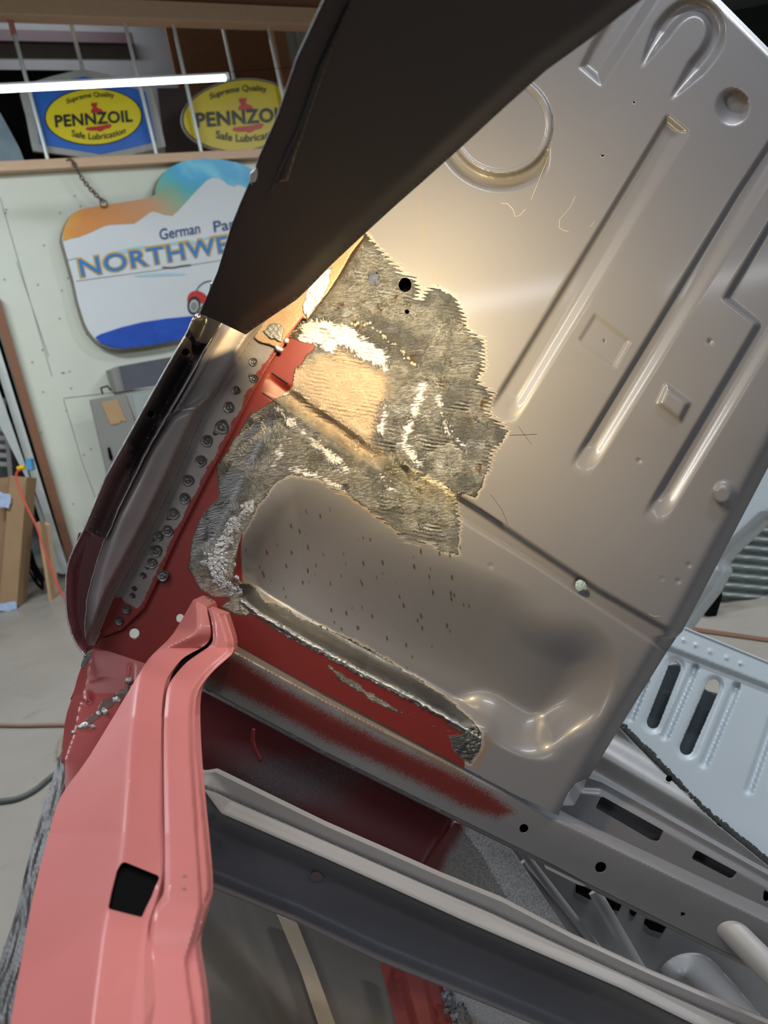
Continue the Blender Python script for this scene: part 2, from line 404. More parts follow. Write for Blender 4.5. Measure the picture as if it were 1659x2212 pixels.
# --- pocket outline and the rest of the pressing, all traced on the bulkhead's own plane
LIP = [(495, 1262), (520, 1295), (560, 1325), (640, 1372), (780, 1450), (885, 1502), (960, 1545), (1040, 1592)]
LEFTR = [(495, 1262), (492, 1235), (503, 1195), (522, 1155), (549, 1105), (566, 1075), (594, 1045)]
TOPR = [(594, 1045), (626, 1027), (689, 1035), (762, 1076), (834, 1130), (950, 1190), (1100, 1250), (1215, 1310)]
RIGR = [(1215, 1310), (1290, 1355), (1325, 1410), (1328, 1470), (1300, 1540), (1255, 1610)]
BOTR = [(1255, 1610), (1200, 1640), (1120, 1635), (1040, 1592)]
POCK = LIP + BOTR[::-1][1:] + RIGR[::-1][1:] + TOPR[::-1][1:] + LEFTR[::-1][1:-1]
RIGR = smooth_poly([(1200, 1302), (1290, 1340), (1338, 1400), (1338, 1480), (1300, 1560), (1240, 1625)], 3, False); TOPR = TOPR[:-1]+[RIGR[0]]
BOTR = smooth_poly([RIGR[-1], (1200, 1650), (1120, 1640), (1040, 1592)], 3, False)
POCKS = LIP + BOTR[::-1][1:] + RIGR[::-1][1:] + TOPR[::-1][1:] + LEFTR[::-1][1:-1]
def rib(L, R, end, wl=10, wr=26, depth=.008, start=None):
    poly = L + R[::-1]
    def f(x, y):
        ins = sdf(x, y, poly) < 0
        a = lc(wl, dline(x, y, L)); b = lc(wr, dline(x, y, R)); h = np.minimum(a, b)
        e = end
        h = h*ss(0, 1, ((x-e[0])*e[2]+(y-e[1])*e[3])/e[4])
        if start: h = np.minimum(h, ss(0, 22, dline(x, y, start)))
        return np.where(ins, h, 0)*depth
    return f
T = (0.515, -0.857)
ribs = [rib([(1445, 238), (1052, 885), (1040, 905)], [(1492, 284), (1105, 928), (1092, 950)], (1075, 910, *T, 70), start=[(1440, 240), (1492, 284)]),
        rib([(1760, 150), (1659, 305), (1586, 415), (1224, 1011)], [(1760, 245), (1645, 425), (1268, 1041)], (1246, 1026, *T, 80)),
        rib([(1750, 330), (1655, 488), (1561, 645), (1631, 700), (1381, 1120)], [(1860, 440), (1668, 745), (1427, 1146)], (1404, 1132, *T, 80)),
        rib([(1370, -60), (1275, 95), (1248, 148)], [(1460, -60), (1298, 190)], (0, 600, 0, -1, 60), wl=14, wr=24, start=[(1248, 148), (1298, 190)])]
CH_U = [(585, 803), (700, 886), (807, 961), (983, 1060), (1150, 1173), (1298, 1271), (1472, 1370), (1500, 1386)]
CH_L = [(562, 847), (700, 938), (829, 1024), (988, 1121), (1150, 1219), (1258, 1291), (1440, 1411), (1470, 1432)]
UPATH = [(1385, 146), (1412, 95), (1448, 38), (1490, 10), (1530, 20), (1551, 60), (1538, 105), (1500, 150), (1447, 216)]
def disp(x, y):
    D = np.zeros(x.shape)
    for r in ribs: D += r(x, y)
    # channel (crease) across the panel
    cp = CH_U + CH_L[::-1]
    ins = sdf(x, y, cp) < 0
    D += np.where(ins, np.minimum(lc(14, dline(x, y, CH_U)), lc(5, dline(x, y, CH_L))), 0)*.009*ss(560, 640, x)
    # raised U
    pts = smooth_poly(UPATH, 2, False); d = dline(x, y, pts)
    along = np.minimum(1, np.minimum(np.hypot(x-1385, y-146), np.hypot(x-1447, y-216))/90)
    D += .010*ss(1, .25, d/(4+19*along))*along
    # round recess upper right
    def ring(cx, cy, rx, ry, cx2, cy2, r2):
        a = np.hypot((x-cx)/rx, (y-cy)/ry); b = np.hypot(x-cx2, y-cy2)/r2
        return np.clip((1-a)/np.maximum((1-a)+(b-1), 1e-3), 0, 1)*(a < 1)*(b > 1)+(b <= 1)
    D += .012*ring(1581, 231, 37, 42, 1592, 222, 22)
    D -= .009*ring(1567, 1070, 26, 32, 1560, 1068, 17)
    # big circle with a stepped groove
    cx, cy = 1083, 268; rr = np.hypot(x-cx, y-cy); an = np.arctan2(y-cy, x-cx)
    ro = 118+32*ss(.35, .95, an)
    g = ss(ro, ro-22, rr)*ss(104, 118, rr)
    D += .012*g*(rr > 100) - .004*ss(114, 108, rr) + .003*ss(101, 96, rr)
    # shallow rectangle
    rect = [(1285, 675), (1363, 737), (1328, 797), (1248, 735)]
    D += .0022*ss(0, -6, sdf(x, y, rect))
    box_ = [(1439, 832), (1490, 870), (1469, 910), (1421, 872)]
    D -= .006*ss(5, -9, sdf(x, y, box_))
    for cx, cy, r, a in ((1534, 738, 5, .003), (1380, 995, 4, .003), (1254, 1262, 13, .003), (1060, 1222, 5, .001), (1465, 1255, 5, .0015), (1488, 1220, 5, .0015), (1430, 1250, 4, .001)):
        D += a*ss(r+2, r-3, np.hypot(x-cx, y-cy))
    # pocket
    inn = sdf(x, y, POCKS)
    h = ss(0, 48, dline(x, y, LIP))*ss(0, 62, dline(x, y, LEFTR))*ss(0, 240, dline(x, y, TOPR))*ss(0, 125, dline(x, y, RIGR))*ss(0, 110, dline(x, y, BOTR))
    h = h**.8
    D += np.where(inn < 0, h, 0)*.042
    # rolled right edge and lower corner
    e = (x-1472)*.885+(y-1368)*.465
    D += np.where(y < 1375, .022*ss(-50, 6, e)**2, 0)
    e2 = (x-1440)*.86+(y-1405)*.51
    D += np.where(y >= 1375, .022*ss(-50, 6, e2)**2, 0)
    # top right edge
    e3 = (x-1557)*.707-(y-0)*.707*1.0
    D += .012*ss(-16, 4, e3)
    q = 0
    for k, (fx, fy, p) in enumerate([(.031, .047, 0), (.071, -.022, 1.3), (-.043, .083, 2.1), (.113, .051, .7), (.059, -.131, 4.)]): q = q+np.sin(x*fx+y*fy+p+1.5*np.sin(x*.013*(k+1)+y*.017))
    D += .0007*q*ss(4, -26, sdf(x, y, METAL))*ss(-6, 18, sdf(x, y, COPP))*ss(620, 700, x)
    return D
METAL = [(789, 505), (807, 527), (847, 572), (872, 592), (893, 602), (903, 625), (898, 646), (912, 650), (922, 626), (940, 624), (983, 640), (1001, 685), (1006, 712), (1042, 739), (1044, 794), (1028, 821), (1064, 852), (1046, 888), (1096, 932), (1064, 974), (1051, 1020), (1028, 1074), (1000, 1066), (985, 1075), (985, 1105), (992, 1142), (988, 1196), (951, 1191), (933, 1169), (884, 1169), (834, 1128), (762, 1074), (689, 1033), (626, 1024), (594, 1042), (562, 1085), (549, 1105), (520, 1160), (510, 1200), (507, 1235), (500, 1290), (465, 1290), (428, 1268), (408, 1220), (412, 1165), (440, 1110), (468, 1083), (475, 1060), (470, 1010), (500, 960), (536, 902), (581, 870), (625, 850), (640, 800), (684, 744), (640, 735), (618, 725), (650, 690), (700, 640), (735, 585), (765, 530)]
METAL2 = [(497, 1262), (520, 1255), (540, 1262), (575, 1303), (615, 1312), (650, 1340), (720, 1365), (800, 1405), (860, 1440), (930, 1485), (985, 1525), (1012, 1550), (1040, 1586), (1042, 1610), (1015, 1648), (998, 1640), (975, 1612), (968, 1590), (1000, 1585), (960, 1554), (885, 1512), (780, 1461), (640, 1384), (560, 1337), (485, 1285)]
METAL3 = [(505, 1290), (545, 1320), (535, 1335), (500, 1325), (475, 1310)]
METAL4 = [(688, 1432), (712, 1426), (760, 1460), (850, 1520), (930, 1560), (990, 1578), (975, 1590), (900, 1566), (800, 1520), (730, 1475)]
COPP = [(690, 765), (735, 738), (780, 772), (836, 802), (838, 850), (822, 900), (803, 962), (700, 890), (600, 812), (640, 790)]
COPP2 = [(600, 825), (590, 845), (700, 932), (815, 1005), (830, 985), (700, 892)]
REDP = [(520, 690), (606, 720), (690, 742), (668, 785), (640, 832), (600, 862), (560, 950), (530, 1100), (520, 1200), (530, 1300), (560, 1330), (640, 1376), (780, 1454), (885, 1506), (960, 1549), (1003, 1575), (1005, 1640), (1000, 1690), (700, 1560), (480, 1500), (150, 1440), (200, 1200)]
SEAM = [(789, 508), (765, 545), (735, 590), (712, 625)]
def a_metal(x, y):
    s = np.minimum(sdf(x, y, METAL), sdf(x, y, METAL2)); s = np.minimum(s, sdf(x, y, METAL3)+2)
    return np.minimum(s, sdf(x, y, METAL4)+9)
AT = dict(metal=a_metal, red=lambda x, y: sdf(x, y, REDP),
          soft=lambda x, y: 16*ss(70, 0, np.hypot(x-665, y-790)),
          copper=lambda x, y: np.minimum(sdf(x, y, COPP), sdf(x, y, COPP2)),
          burn=lambda x, y: np.minimum(np.minimum(dline(x, y, [(505, 1225), (530, 1262)])-6, dline(x, y, [(600, 1302), (570, 1292)])-2), np.minimum(dline(x, y, [(1030, 1650), (1055, 1600)])-3, dline(x, y, [(720, 1052), (880, 1160)])+2)),
          combw=lambda x, y: ss(1240, 1150, y)*ss(640, 740, x),
          polish_glare=lambda x, y: np.minimum(np.minimum(sdf(x, y, [(655, 700), (700, 688), (760, 715), (840, 770), (835, 800), (775, 765), (730, 740), (720, 765), (690, 745), (640, 735)])-4, dline(x, y, [(915, 830), (890, 900), (872, 960), (900, 1000)])-9), np.minimum(np.minimum(dline(x, y, [(600, 885), (670, 945), (745, 1010)])-9, dline(x, y, [(610, 960), (590, 1010)])-7), np.minimum(np.minimum(dline(x, y, [(945, 860), (965, 930), (1000, 960)])-6, dline(x, y, [(832, 880), (825, 940)])-9), np.minimum(dline(x, y, [(630, 1015), (690, 1030), (745, 1060)])-6, dline(x, y, [(820, 1030), (845, 1060)])-5)))),  # first outline paints the lamp's highlight; the lines are burnished streaks
          calm=lambda x, y: np.minimum(np.where((y > 1262) & (x > 515), sdf(x, y, METAL2)*2-26, 99.), sdf(x, y, [(581, 872), (620, 900), (600, 940), (560, 1010), (520, 1100), (480, 1180), (400, 1230), (400, 1120), (470, 1000), (520, 900)])),
          speck=lambda x, y: np.hypot((x-760)/1.5, (y-1270))-190,
          seam=lambda x, y: np.minimum(np.minimum(dline(x, y, SEAM), dline(x, y, [(588, 805), (620, 826)])), np.minimum(dline(x, y, [(567, 848), (602, 873)]), dline(x, y, [(985, 1066), (1100, 1140), (1150, 1175)])+1.0)))
BPOLY = [(180, 1420), (235, 1270), (380, 960), (520, 730), (600, 600), (760, 470), (1000, 250), (1180, 80), (1260, -40), (1520, -40), (1557, 0), (1760, 205), (1760, 820), (1659, 1010), (1474, 1364), (1462, 1376), (1438, 1412), (1272, 1680), (1242, 1692), (1222, 1722), (1206, 1762), (1110, 1716), (986, 1650), (718, 1508), (510, 1394), (440, 1420), (330, 1480)]
HOLES = [circ(875, 615, 14, 16), [(868, 664), (876, 668), (884, 668), (886, 676), (878, 680), (874, 674)], circ(1370, 221, 3.2, n=12), circ(1302, 335, 4, n=12), circ(1304, 736, 4.6, n=12), circ(290, 1368, 11.5), circ(389, 1335, 9, 10)]
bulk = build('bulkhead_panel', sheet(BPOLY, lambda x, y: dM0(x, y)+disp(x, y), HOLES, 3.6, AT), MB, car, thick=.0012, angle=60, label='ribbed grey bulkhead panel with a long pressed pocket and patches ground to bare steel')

def dm(px, py, off=0.): return float(dM0(px, py))+off
build('hole_dark_sheet', sheet([(790, 550), (960, 560), (960, 740), (800, 740)], lambda x, y: dM0(x, y)+.05, (), 20), MBLACK, car, thick=.001)  # black sheet added behind the hole, painting its inside dark
def lump(px, py, d, r, me, flat=.5, seed=0, n=10, amp=.25):
    """a lumpy blob of weld metal lying on the panel"""
    c = P(px, py, d); R = r*d/FPX; V = []; F = []; rs = np.random.default_rng(int(px*7+py*13+seed))
    for i in range(n//2+1):
        th = math.pi/2*i/(n//2)
        for k in range(n):
            ph = 2*math.pi*k/n; q = 1+amp*rs.normal()*(1 if i else 0)
            V.append(c+(RT*math.cos(ph)*math.cos(th)+UP*math.sin(ph)*math.cos(th))*R*q-FW*math.sin(th)*R*flat)
    m = n//2+1
    for i in range(m-1):
        for k in range(n): F.append((i*n+k, i*n+(k+1) % n, (i+1)*n+(k+1) % n, (i+1)*n+k))
    me.add(V, F); return me
# --- flange with the plug welds
FL_R = [(612, 742), (567, 790), (534, 850), (498, 930), (447, 1022), (411, 1090), (375, 1160), (339, 1240), (303, 1312), (262, 1372)]
FL_L = [(545, 728), (483, 822), (436, 898), (389, 1007), (331, 1130), (281, 1224), (250, 1280), (216, 1362)]
fpoly = [(612, 742), (580, 790), (540, 860), (505, 930), (455, 1022), (419, 1092), (383, 1162), (347, 1242), (311, 1316), (262, 1362), (222, 1376), (216, 1362)] + FL_L[::-1][1:] + [(566, 706), (588, 716)]
def fl_red(x, y):
    return np.minimum(-sdf(x, y, [(600, 735)]+FL_R[1:-1]+[(330, 1330), (250, 1280), (265, 1250)]+FL_L[::-1][2:]+[(580, 718)])+2, 60)-0
def fdep(x, y): return dM0(x, y)-.0035
flange = build('spot_weld_flange', sheet(fpoly, fdep, (), 5, dict(red=lambda x, y: -sdf(x, y, [(606, 738), (562, 800), (532, 850), (496, 925), (447, 1015), (409, 1085), (373, 1155), (337, 1240), (312, 1290), (300, 1318), (285, 1308), (262, 1290), (240, 1290), (230, 1250), (300, 1090), (380, 950), (540, 700)]))), MFL, car, thick=.0015, label='dark steel flange dotted with round plug welds')
for i, (x, y, r) in enumerate([(547, 782, 9), (549, 818, 9), (510, 843, 9), (495, 880, 12), (480, 923, 15), (447, 953, 12.5), (434, 996, 12), (407, 1038, 12), (399, 1077, 12), (375, 1110, 12), (362, 1147, 12), (343, 1158, 10), (337, 1190, 13), (329, 1217, 11), (309, 1243, 6.5), (290, 1271, 5), (286, 1286, 5.5), (274, 1316, 9), (258, 1341, 9), (352, 1244, 12)]):
    me = Mesh(); d = float(fdep(x, y)); c = P(x, y, d-.0004); R = r*d/FPX; seg = 22; V = [c-FW*.0006]; F = []
    prof = [(.38, .0016), (.55, .0004), (.8, .0010), (.95, .0016), (1.04, .0002), (1.1, -.001)]
    for q, h in prof:
        for k in range(seg):
            a = 2*math.pi*k/seg; rr = R*q*(1+.05*math.sin(3*a+i)+.03*rng.normal()); V.append(c+(RT*math.cos(a)+UP*math.sin(a))*rr-FW*(h+.0002*rng.normal()))
    F = [(0, 1+k, 1+(k+1) % seg) for k in range(seg)]+[(1+j*seg+k, 1+(j+1)*seg+k, 1+(j+1)*seg+(k+1) % seg, 1+j*seg+(k+1) % seg) for j in range(len(prof)-1) for k in range(seg)]
    me.add(V, F)
    lump(x+r*.25*math.cos(i*2.3), y+r*.3*math.sin(i*2.3), d-.0012, r*.3, me, .6)
    if i in (1, 4, 9, 11, 13): lump(x-r*.9, y+r*.75*(1 if i != 1 else -1), d, r*.45, me, .5)
    build('plug_weld', me, MWELD, flange)
# --- upper end of the flange: coppery patch with a ground weld and a dark gap
up_poly = [(548, 728), (600, 655), (700, 560), (790, 480), (786, 512), (760, 545), (735, 590), (712, 626), (690, 655), (664, 690), (650, 685), (606, 756), (585, 745), (560, 738)]
patch = build('flange_patch', sheet(up_poly, lambda x, y: dM0(x, y)-.0075, (), 5), mat_dent_chrome('heat_tinted_copper_steel', .20, .38, .42, .3, .6, (1, .66, .38)), car, thick=.0015, label='heat-tinted orange steel end of the flange')
build('ground_weld', sheet(rough_poly([(690, 585), (716, 578), (712, 600), (700, 640), (680, 668), (664, 690), (655, 672), (660, 640), (672, 605)], 1.2), lambda x, y: dM0(x, y)-.0095-.0015*np.sin(x*.3)*np.sin(y*.23), (), 4), MBRIGHT, patch, thick=.001)
build('tack_plate', sheet(rough_poly([(568, 716), (585, 700), (605, 700), (614, 712), (605, 738), (578, 728)], 1.5), lambda x, y: dM0(x, y)-.0095-.001*np.sin(x*.5)*np.sin(y*.4), (), 4), MDARKST, patch, thick=.001)
me = Mesh()
for x, y in ((606, 756), (618, 736), (600, 752)): lump(x, y, dm(x, y, -.009), 6, me, .8)
build('weld_bead', me, MBRIGHT, patch)
me = tube([P(x, y, dm(x, y, -.0085)) for x, y in ((604, 752), (622, 724), (650, 688), (656, 684))], .0012)
build('red_edge', me, MREDP, patch)

# --- scribed lines, the dark seam gap and scratches
MSCR = simple('dark_scribe_line', (.03, .012, .010), .6); MPALE = simple('pale_scratch', (.52, .47, .38), .5)
for nm, pts, r, m_ in (('scribe_line', [(588, 805), (622, 828)], .0010, MSCR), ('scribe_line', [(567, 848), (606, 875)], .0010, MSCR), ('seam_gap', [(787, 510), (766, 545), (735, 592), (712, 626)], .0018, MSCR), ('crack', [(985, 1067), (1040, 1100), (1085, 1130)], .0007, MSCR),
    ('scratch', [(1082, 439), (1096, 440), (1108, 452), (1113, 468), (1122, 466), (1135, 452)], .00028, MPALE), ('scratch', [(1243, 424), (1232, 448), (1209, 474), (1208, 492), (1217, 498), (1228, 500)], .00028, MPALE), ('scratch', [(1285, 478), (1274, 492), (1281, 492)], .00025, MPALE), ('scratch', [(1192, 306), (1180, 350), (1160, 400), (1147, 432)], .00028, MPALE), ('scratch', [(905, 400), (912, 480), (930, 560), (936, 605)], .00022, simple('amber_scratch', (.30, .20, .10), .5)),
    ('scratch', [(1060, 1068), (1084, 1100), (1097, 1132)], .0002, MSCR), ('scratch', [(1100, 940), (1160, 938)], .00025, MSCR), ('scratch', [(1119, 920), (1148, 960)], .0002, MSCR), ('scratch', [(1402, 1326), (1412, 1332), (1424, 1331)], .0003, MPALE)):
    build(nm, tube([P(x, y, dm(x, y)-.0002+float(disp(np.array([x*1.]), np.array([y*1.]))[0])) for x, y in pts], r, seg=6), m_, bulk if nm != 'seam_gap' else car)
# --- weld beads round the pocket and lumps
wl = Mesh()
L = resample([(x, y, 0) for x, y in [(520, 1297), (560, 1327), (640, 1374), (780, 1452), (885, 1505), (960, 1548), (1038, 1594)]], 110)
pts = [P(a[0]+rng.normal(0, .8), a[1]+rng.normal(0, .8), dm(a[0], a[1], -.001)) for a in L]
tube(pts, [.0014+.0007*abs(rng.normal()) for _ in pts], wl, 8)
for a in resample([(x, y, 0) for x, y in [(598, 1342), (640, 1370), (700, 1405), (780, 1450), (884, 1504)]], 55): lump(a[0]-2+rng.normal(0, 1), a[1]+4+rng.normal(0, 1), dm(a[0], a[1]), 3.2+1.5*rng.random(), wl, .8)
build('pocket_weld_seam', wl, MBRIGHT, car, label='ragged bright weld bead along the lower lip of the pocket')
wl = Mesh()
for i in range(230):
    t = rng.random(); p = np.array([(540, 1095), (505, 1135), (485, 1175), (468, 1205), (475, 1245), (500, 1280)], float); q = resample([(a, b, 0) for a, b in p], 50)[int(t*49)]
    x, y = q[0]+rng.normal(0, 7+6*t), q[1]+rng.normal(0, 5); lump(x, y, dm(x, y, -.0002), 2.+4.5*rng.random(), wl, .38, i, 9, .45)
build('lumpy_weld', wl, mat_dent_chrome('mixed_weld_steel', .05, .75, .25, 1., 1.), car, angle=25, label='lumpy bright weld at the left end of the pocket')
wl = Mesh()
for i in range(40):
    x, y = 1022+rng.normal(0, 9), 1600+rng.normal(0, 15); lump(x, y, dm(x, y, -.0005), 3+5*rng.random(), wl, .6, i)
build('corner_weld', wl, MDARKST, car, label='dark weld at the right end of the pocket lip')
wl = Mesh()
for a in resample([(755, 700, 0), (800, 700, 0), (850, 745, 0), (890, 785, 0), (925, 790, 0)], 40): lump(a[0]+rng.normal(0, 3), a[1]+rng.normal(0, 3), dm(a[0], a[1], -.0), 1.5+2.2*rng.random(), wl, .3)
build('panel_weld_line', wl, MDARKST, car); wl = Mesh()
for a in resample([(862, 1020, 0), (820, 1080, 0), (890, 1110, 0), (905, 1100, 0)], 14): lump(a[0]+rng.normal(0, 3), a[1]+rng.normal(0, 3), dm(a[0], a[1], .0), 1.5+2.2*rng.random(), wl, .3)
build('panel_weld_line', wl, MDARKST, car)
me = Mesh(); lump(808, 602, dm(808, 602, 0), 13, me, .4); lump(814, 612, dm(814, 612, 0), 8, me, .6)
build('blued_tack_weld', me, mat_dent_chrome('blued_weld', .03, .16, .4, 1., .9, (.75, .85, 1.2)), car)
# pale discs added in the red corner's holes, standing in for the bright wall beyond
for nm, x, y, r in (('bright_hole_disc', 290, 1368, 11.5), ('bright_hole_disc', 389, 1335, 10)):
    build(nm, sheet(circ(x, y, r), lambda a, b: dM0(a, b)+.0006, (), 3), simple('bright_wall_white', (.62, .66, .60), .4), car, thick=.001)
me = Mesh(); lump(1254, 1265, dm(1254, 1265, .001), 12, me, .15, amp=.1)
build('bare_spot', me, mat_dent_chrome('bluish_bare_spot', .35, .6, .5, 1., .5, (.8, 1, 1.05)), car)

# --- copper coloured side strip between channel and flange
CS_L = [(480, 692), (446, 744), (395, 838), (319, 965), (283, 1041), (247, 1113), (227, 1164), (205, 1230), (190, 1290), (184, 1350), (187, 1402)]
CS_R = [(660, 600), (600, 662), (548, 731), (486, 826), (439, 902), (392, 1011), (334, 1134), (284, 1228), (253, 1284), (221, 1362), (200, 1402)]
cpoly = CS_L + CS_R[::-1] + [(560, 640)]
def cdep(x, y):
    dr = dline(x, y, CS_R); u = ss(0, 18, dr)*.011 + ss(20, 95, dr)*.012
    # raised pad below the step
    s = (x-400)*.45+(y-888)*.89
    pad = ss(-9, 7, s+14*ss(30, 0, dr))*ss(14, 30, dr)*.013
    return dM0(x, y)-.002-u-pad+.010*ss(30, 0, dline(x, y, CS_L))**2
build('side_strip', sheet(cpoly, cdep, (), 4), MCOP, car, thick=.0015, label='brushed coppery steel strip with a step, left of the plug welds')
# --- outer channel
OC_O = [(440, 655), (418, 686), (407, 713), (353, 806), (287, 925), (227, 1033), (200, 1098), (180, 1146)]
OC_I = [(480, 690), (444, 746), (393, 838), (317, 967), (281, 1041), (247, 1110), (226, 1163), (199, 1154)]
opoly = OC_O + OC_I[::-1]
def odep(x, y): return .800+.030*ss(0, 40, dline(x, y, OC_O))-.010*ss(10, 0, dline(x, y, OC_I[:-1]))
outer = build('outer_channel', sheet(opoly, odep, [circ(402, 762, 8.5), circ(327, 895, 8.5), circ(424, 745, 4, n=14)], 4, dict(plum=lambda x, y: np.clip((1000-y)*.35, -60, 60)+dline(x, y, OC_O)*.5-14)), mat_channel(), car, thick=.0015, label='black and plum outer channel with round holes')
build('channel_backing', sheet(smooth_poly(opoly), lambda x, y: odep(x, y)+.02, (), 6), MBLACK, outer, thick=.001)
build('raw_edge', tube([P(x, y, .799) for x, y in OC_O[1:]], .0011), MBRIGHT, outer)
build('seam_lip', tube([P(x+rng.normal(0, .6), y, .818) for x, y in [tuple(a[:2]) for a in resample([(p[0]+3, p[1], 0) for p in OC_I[:-1]], 40)]], .0018), MPLUM, outer)
build('seam_edge', tube([P(x+rng.normal(0, .7)-2, y, .815) for x, y in [tuple(a[:2]) for a in resample([(p[0]+6, p[1], 0) for p in OC_I[:-1]], 40)]], .0006), MBRIGHT, outer)
for x, y, r in ((410, 722, 6), (424, 738, 9), (412, 716, 3), (300, 1138, 2), (196, 1140, 4), (208, 1150, 5), (205, 1118, 3), (212, 1100, 2.5)): lump(x, y, float(odep(np.array(x*1.), np.array(y*1.)))-.001, r, bm_ := Mesh(), .5); build('weld_spatter', bm_, MPLUM, outer)
# crescent
CR_O = [(180, 1146), (154, 1196), (144, 1228), (142, 1258), (142, 1300), (145, 1337), (161, 1388), (185, 1417)]
CR_I = [(199, 1154), (178, 1196), (169, 1265), (169, 1319), (181, 1359), (189, 1406)]
cres = build('crescent_lip', sheet(smooth_poly(CR_O, 1, False)+smooth_poly(CR_I, 1, False)[::-1], lambda x, y: .800+.018*ss(0, 26, dline(x, y, CR_O)), (), 4), MREDK, car, thick=.0012, label='gritty maroon crescent shaped lip')
build('raw_edge', tube([P(x, y, .799) for x, y in smooth_poly(CR_O, 1, False)], .0009), MBRIGHT, cres)
build('wheel_arch_inner', sheet([(170, 1150), (232, 1150), (215, 1240), (200, 1400), (185, 1412), (150, 1330), (150, 1240)], lambda x, y: .885+0*x, (), 8), MDKRED, car, thick=.001)
# torn strips of the strip's left edge
build('strip_edge', tube([P(x-1+rng.normal(0, .5), y, .822) for x, y in [tuple(a[:2]) for a in resample([(p[0], p[1], 0) for p in CS_L[6:]], 24)]], .0008), MBRIGHT, car)

# --- dark quarter panel
def lin(y, y0, d0, y1, d1):
    return 1/(1/d0+(np.clip(y, -80, 900)-y0)/(y1-y0)*(1/d1-1/d0))
def qdep(x, y): return lin(y+.10*(x-500), 700, .775, -60, .34)
QL = [(752, -80), (700, 0), (640, 130), (600, 250), (560, 340), (547, 378), (520, 440), (500, 490), (470, 590), (432, 678)]
QB = [(452, 686), (477, 697), (531, 723)]
QR = [(545, 712), (640, 648), (671, 619), (716, 572), (780, 512), (850, 448), (925, 382), (1000, 315), (1090, 232), (1180, 152), (1280, 80), (1385, 0), (1500, -80)]
quarter = build('quarter_panel', sheet(QL+QB+QR, lambda x, y: qdep(x, y)+.012*ss(40, 0, dline(x, y, QR)), (), 8), MBLK, car, thick=.0015, label='large dark panel rising out of the top of the view')
band = QL+[(443, 667), (484, 570), (513, 530), (545, 488), (594, 395), (622, 390), (640, 330), (651, 301), (675, 228), (757, 0), (800, -80)]
build('hem_flange', sheet([(x+1, y) for x, y in QL]+band[len(QL):], lambda x, y: qdep(x, y)-.004+.03*ss(60, 0, dline(x, y, QL)), (), 6), MBLK2, quarter, thick=.0015)  # blacker colour puts the shade of this left-facing band into the paint
build('edge_glint', sheet(rough_poly([(543, 378), (553, 366), (558, 372), (552, 392), (540, 398)], 1), lambda x, y: qdep(x, y)-.006, (), 3), simple('glint_white', (.5, .5, .5), .5), quarter, thick=.002)  # pale sliver that paints a glint of light on the panel edge
me = Mesh()
tube([P(x+rng.normal(0, .5), y+rng.normal(0, .5), d) for x, y, d in ((428, 684, .772), (440, 664, .76), (452, 640, .745), (458, 612, .73))], .0012, me)
lump(427, 684, .772, 6, me, 1)
build('bright_edge_weld', me, MBRIGHT, quarter)
build('black_bracket', sheet([(418, 688), (430, 676), (477, 696), (470, 712), (446, 744), (424, 738), (407, 713)], lambda x, y: .79+0*x+.02*ss(0, 30, dline(x, y, [(418, 688), (407, 713)])), (), 4), MBLK2, quarter, thick=.0015)

# --- cross rail
RA = [(445, 1352), (510, 1386), (718, 1500), (986, 1642), (1110, 1708), (1200, 1754), (1302, 1809), (1659, 1962), (1760, 2006)]
RB = [(440, 1374), (512, 1411), (700, 1513), (900, 1614), (1100, 1717), (1200, 1771), (1400, 1868), (1659, 1992), (1760, 2040)]
RC = [(425, 1476), (438, 1482), (700, 1622), (971, 1757), (1200, 1870), (1262, 1904), (1572, 2058), (1760, 2150)]
REDST = [(410, 1395), (512, 1422), (600, 1478), (700, 1535), (850, 1612), (1000, 1680), (1060, 1712), (1112, 1755), (1075, 1766), (1020, 1752), (900, 1690), (700, 1598), (560, 1522), (420, 1450)]
def rdep(x, y):
    db = dline(x, y, RB); dc = dline(x, y, RC)
    above = (y-np.interp(x, [p[0] for p in RB], [p[1] for p in RB])) < 0
    return np.where(above, .818+.034*np.clip(db/24, 0, 1.2), .818+.0+.012*ss(0, 130, db))
def ra_at(): return dict(red=lambda x, y: sdf(x, y, REDST)-1, bare=lambda x, y: np.maximum(dline(x, y, RA)-26, (x-1000)*.2)+6*0, burn=lambda x, y: np.hypot((x-468)/1.5, y-1472)-14)
rail_poly = RA + RC[::-1]
def r_face(poly, holes, dep, step=4.5): return sheet(poly, dep, holes, step, ra_at())
me = sheet(rail_poly, rdep, [circ(1132, 1790, 10, 10.5), circ(1298, 1874, 12.5), circ(1475, 1975, 6, 6.5)], 4.5, ra_at(), box=.045)
rail = build('cross_rail', me, MRAIL, car, label='boxed cross rail with a faded red stripe and three round holes', angle=50)
build('rail_flange', strip([[(x, y, .832) for x, y in RC], [(x-3, y+6, .836) for x, y in RC], [(x-2, y+10, .842) for x, y in RC]], 60, 2), MPRIM, rail, thick=.0015)
me = Mesh(); 
for t in range(9):
    x = 455+t*62; y = np.interp(x, [p[0] for p in RC], [p[1] for p in RC])-8
    lump(x, y, .829, 13, me, .10, amp=.08)
build('faded_weld_spots', me, simple('dull_dark_spots', (.11, .10, .09), .5), rail)
build('bright_flange_patch', sheet([(1176, 1868), (1262, 1910), (1270, 1917), (1250, 1912), (1178, 1876)], lambda x, y: .830+0*x, (), 3), MSTEEL, rail, thick=.001)
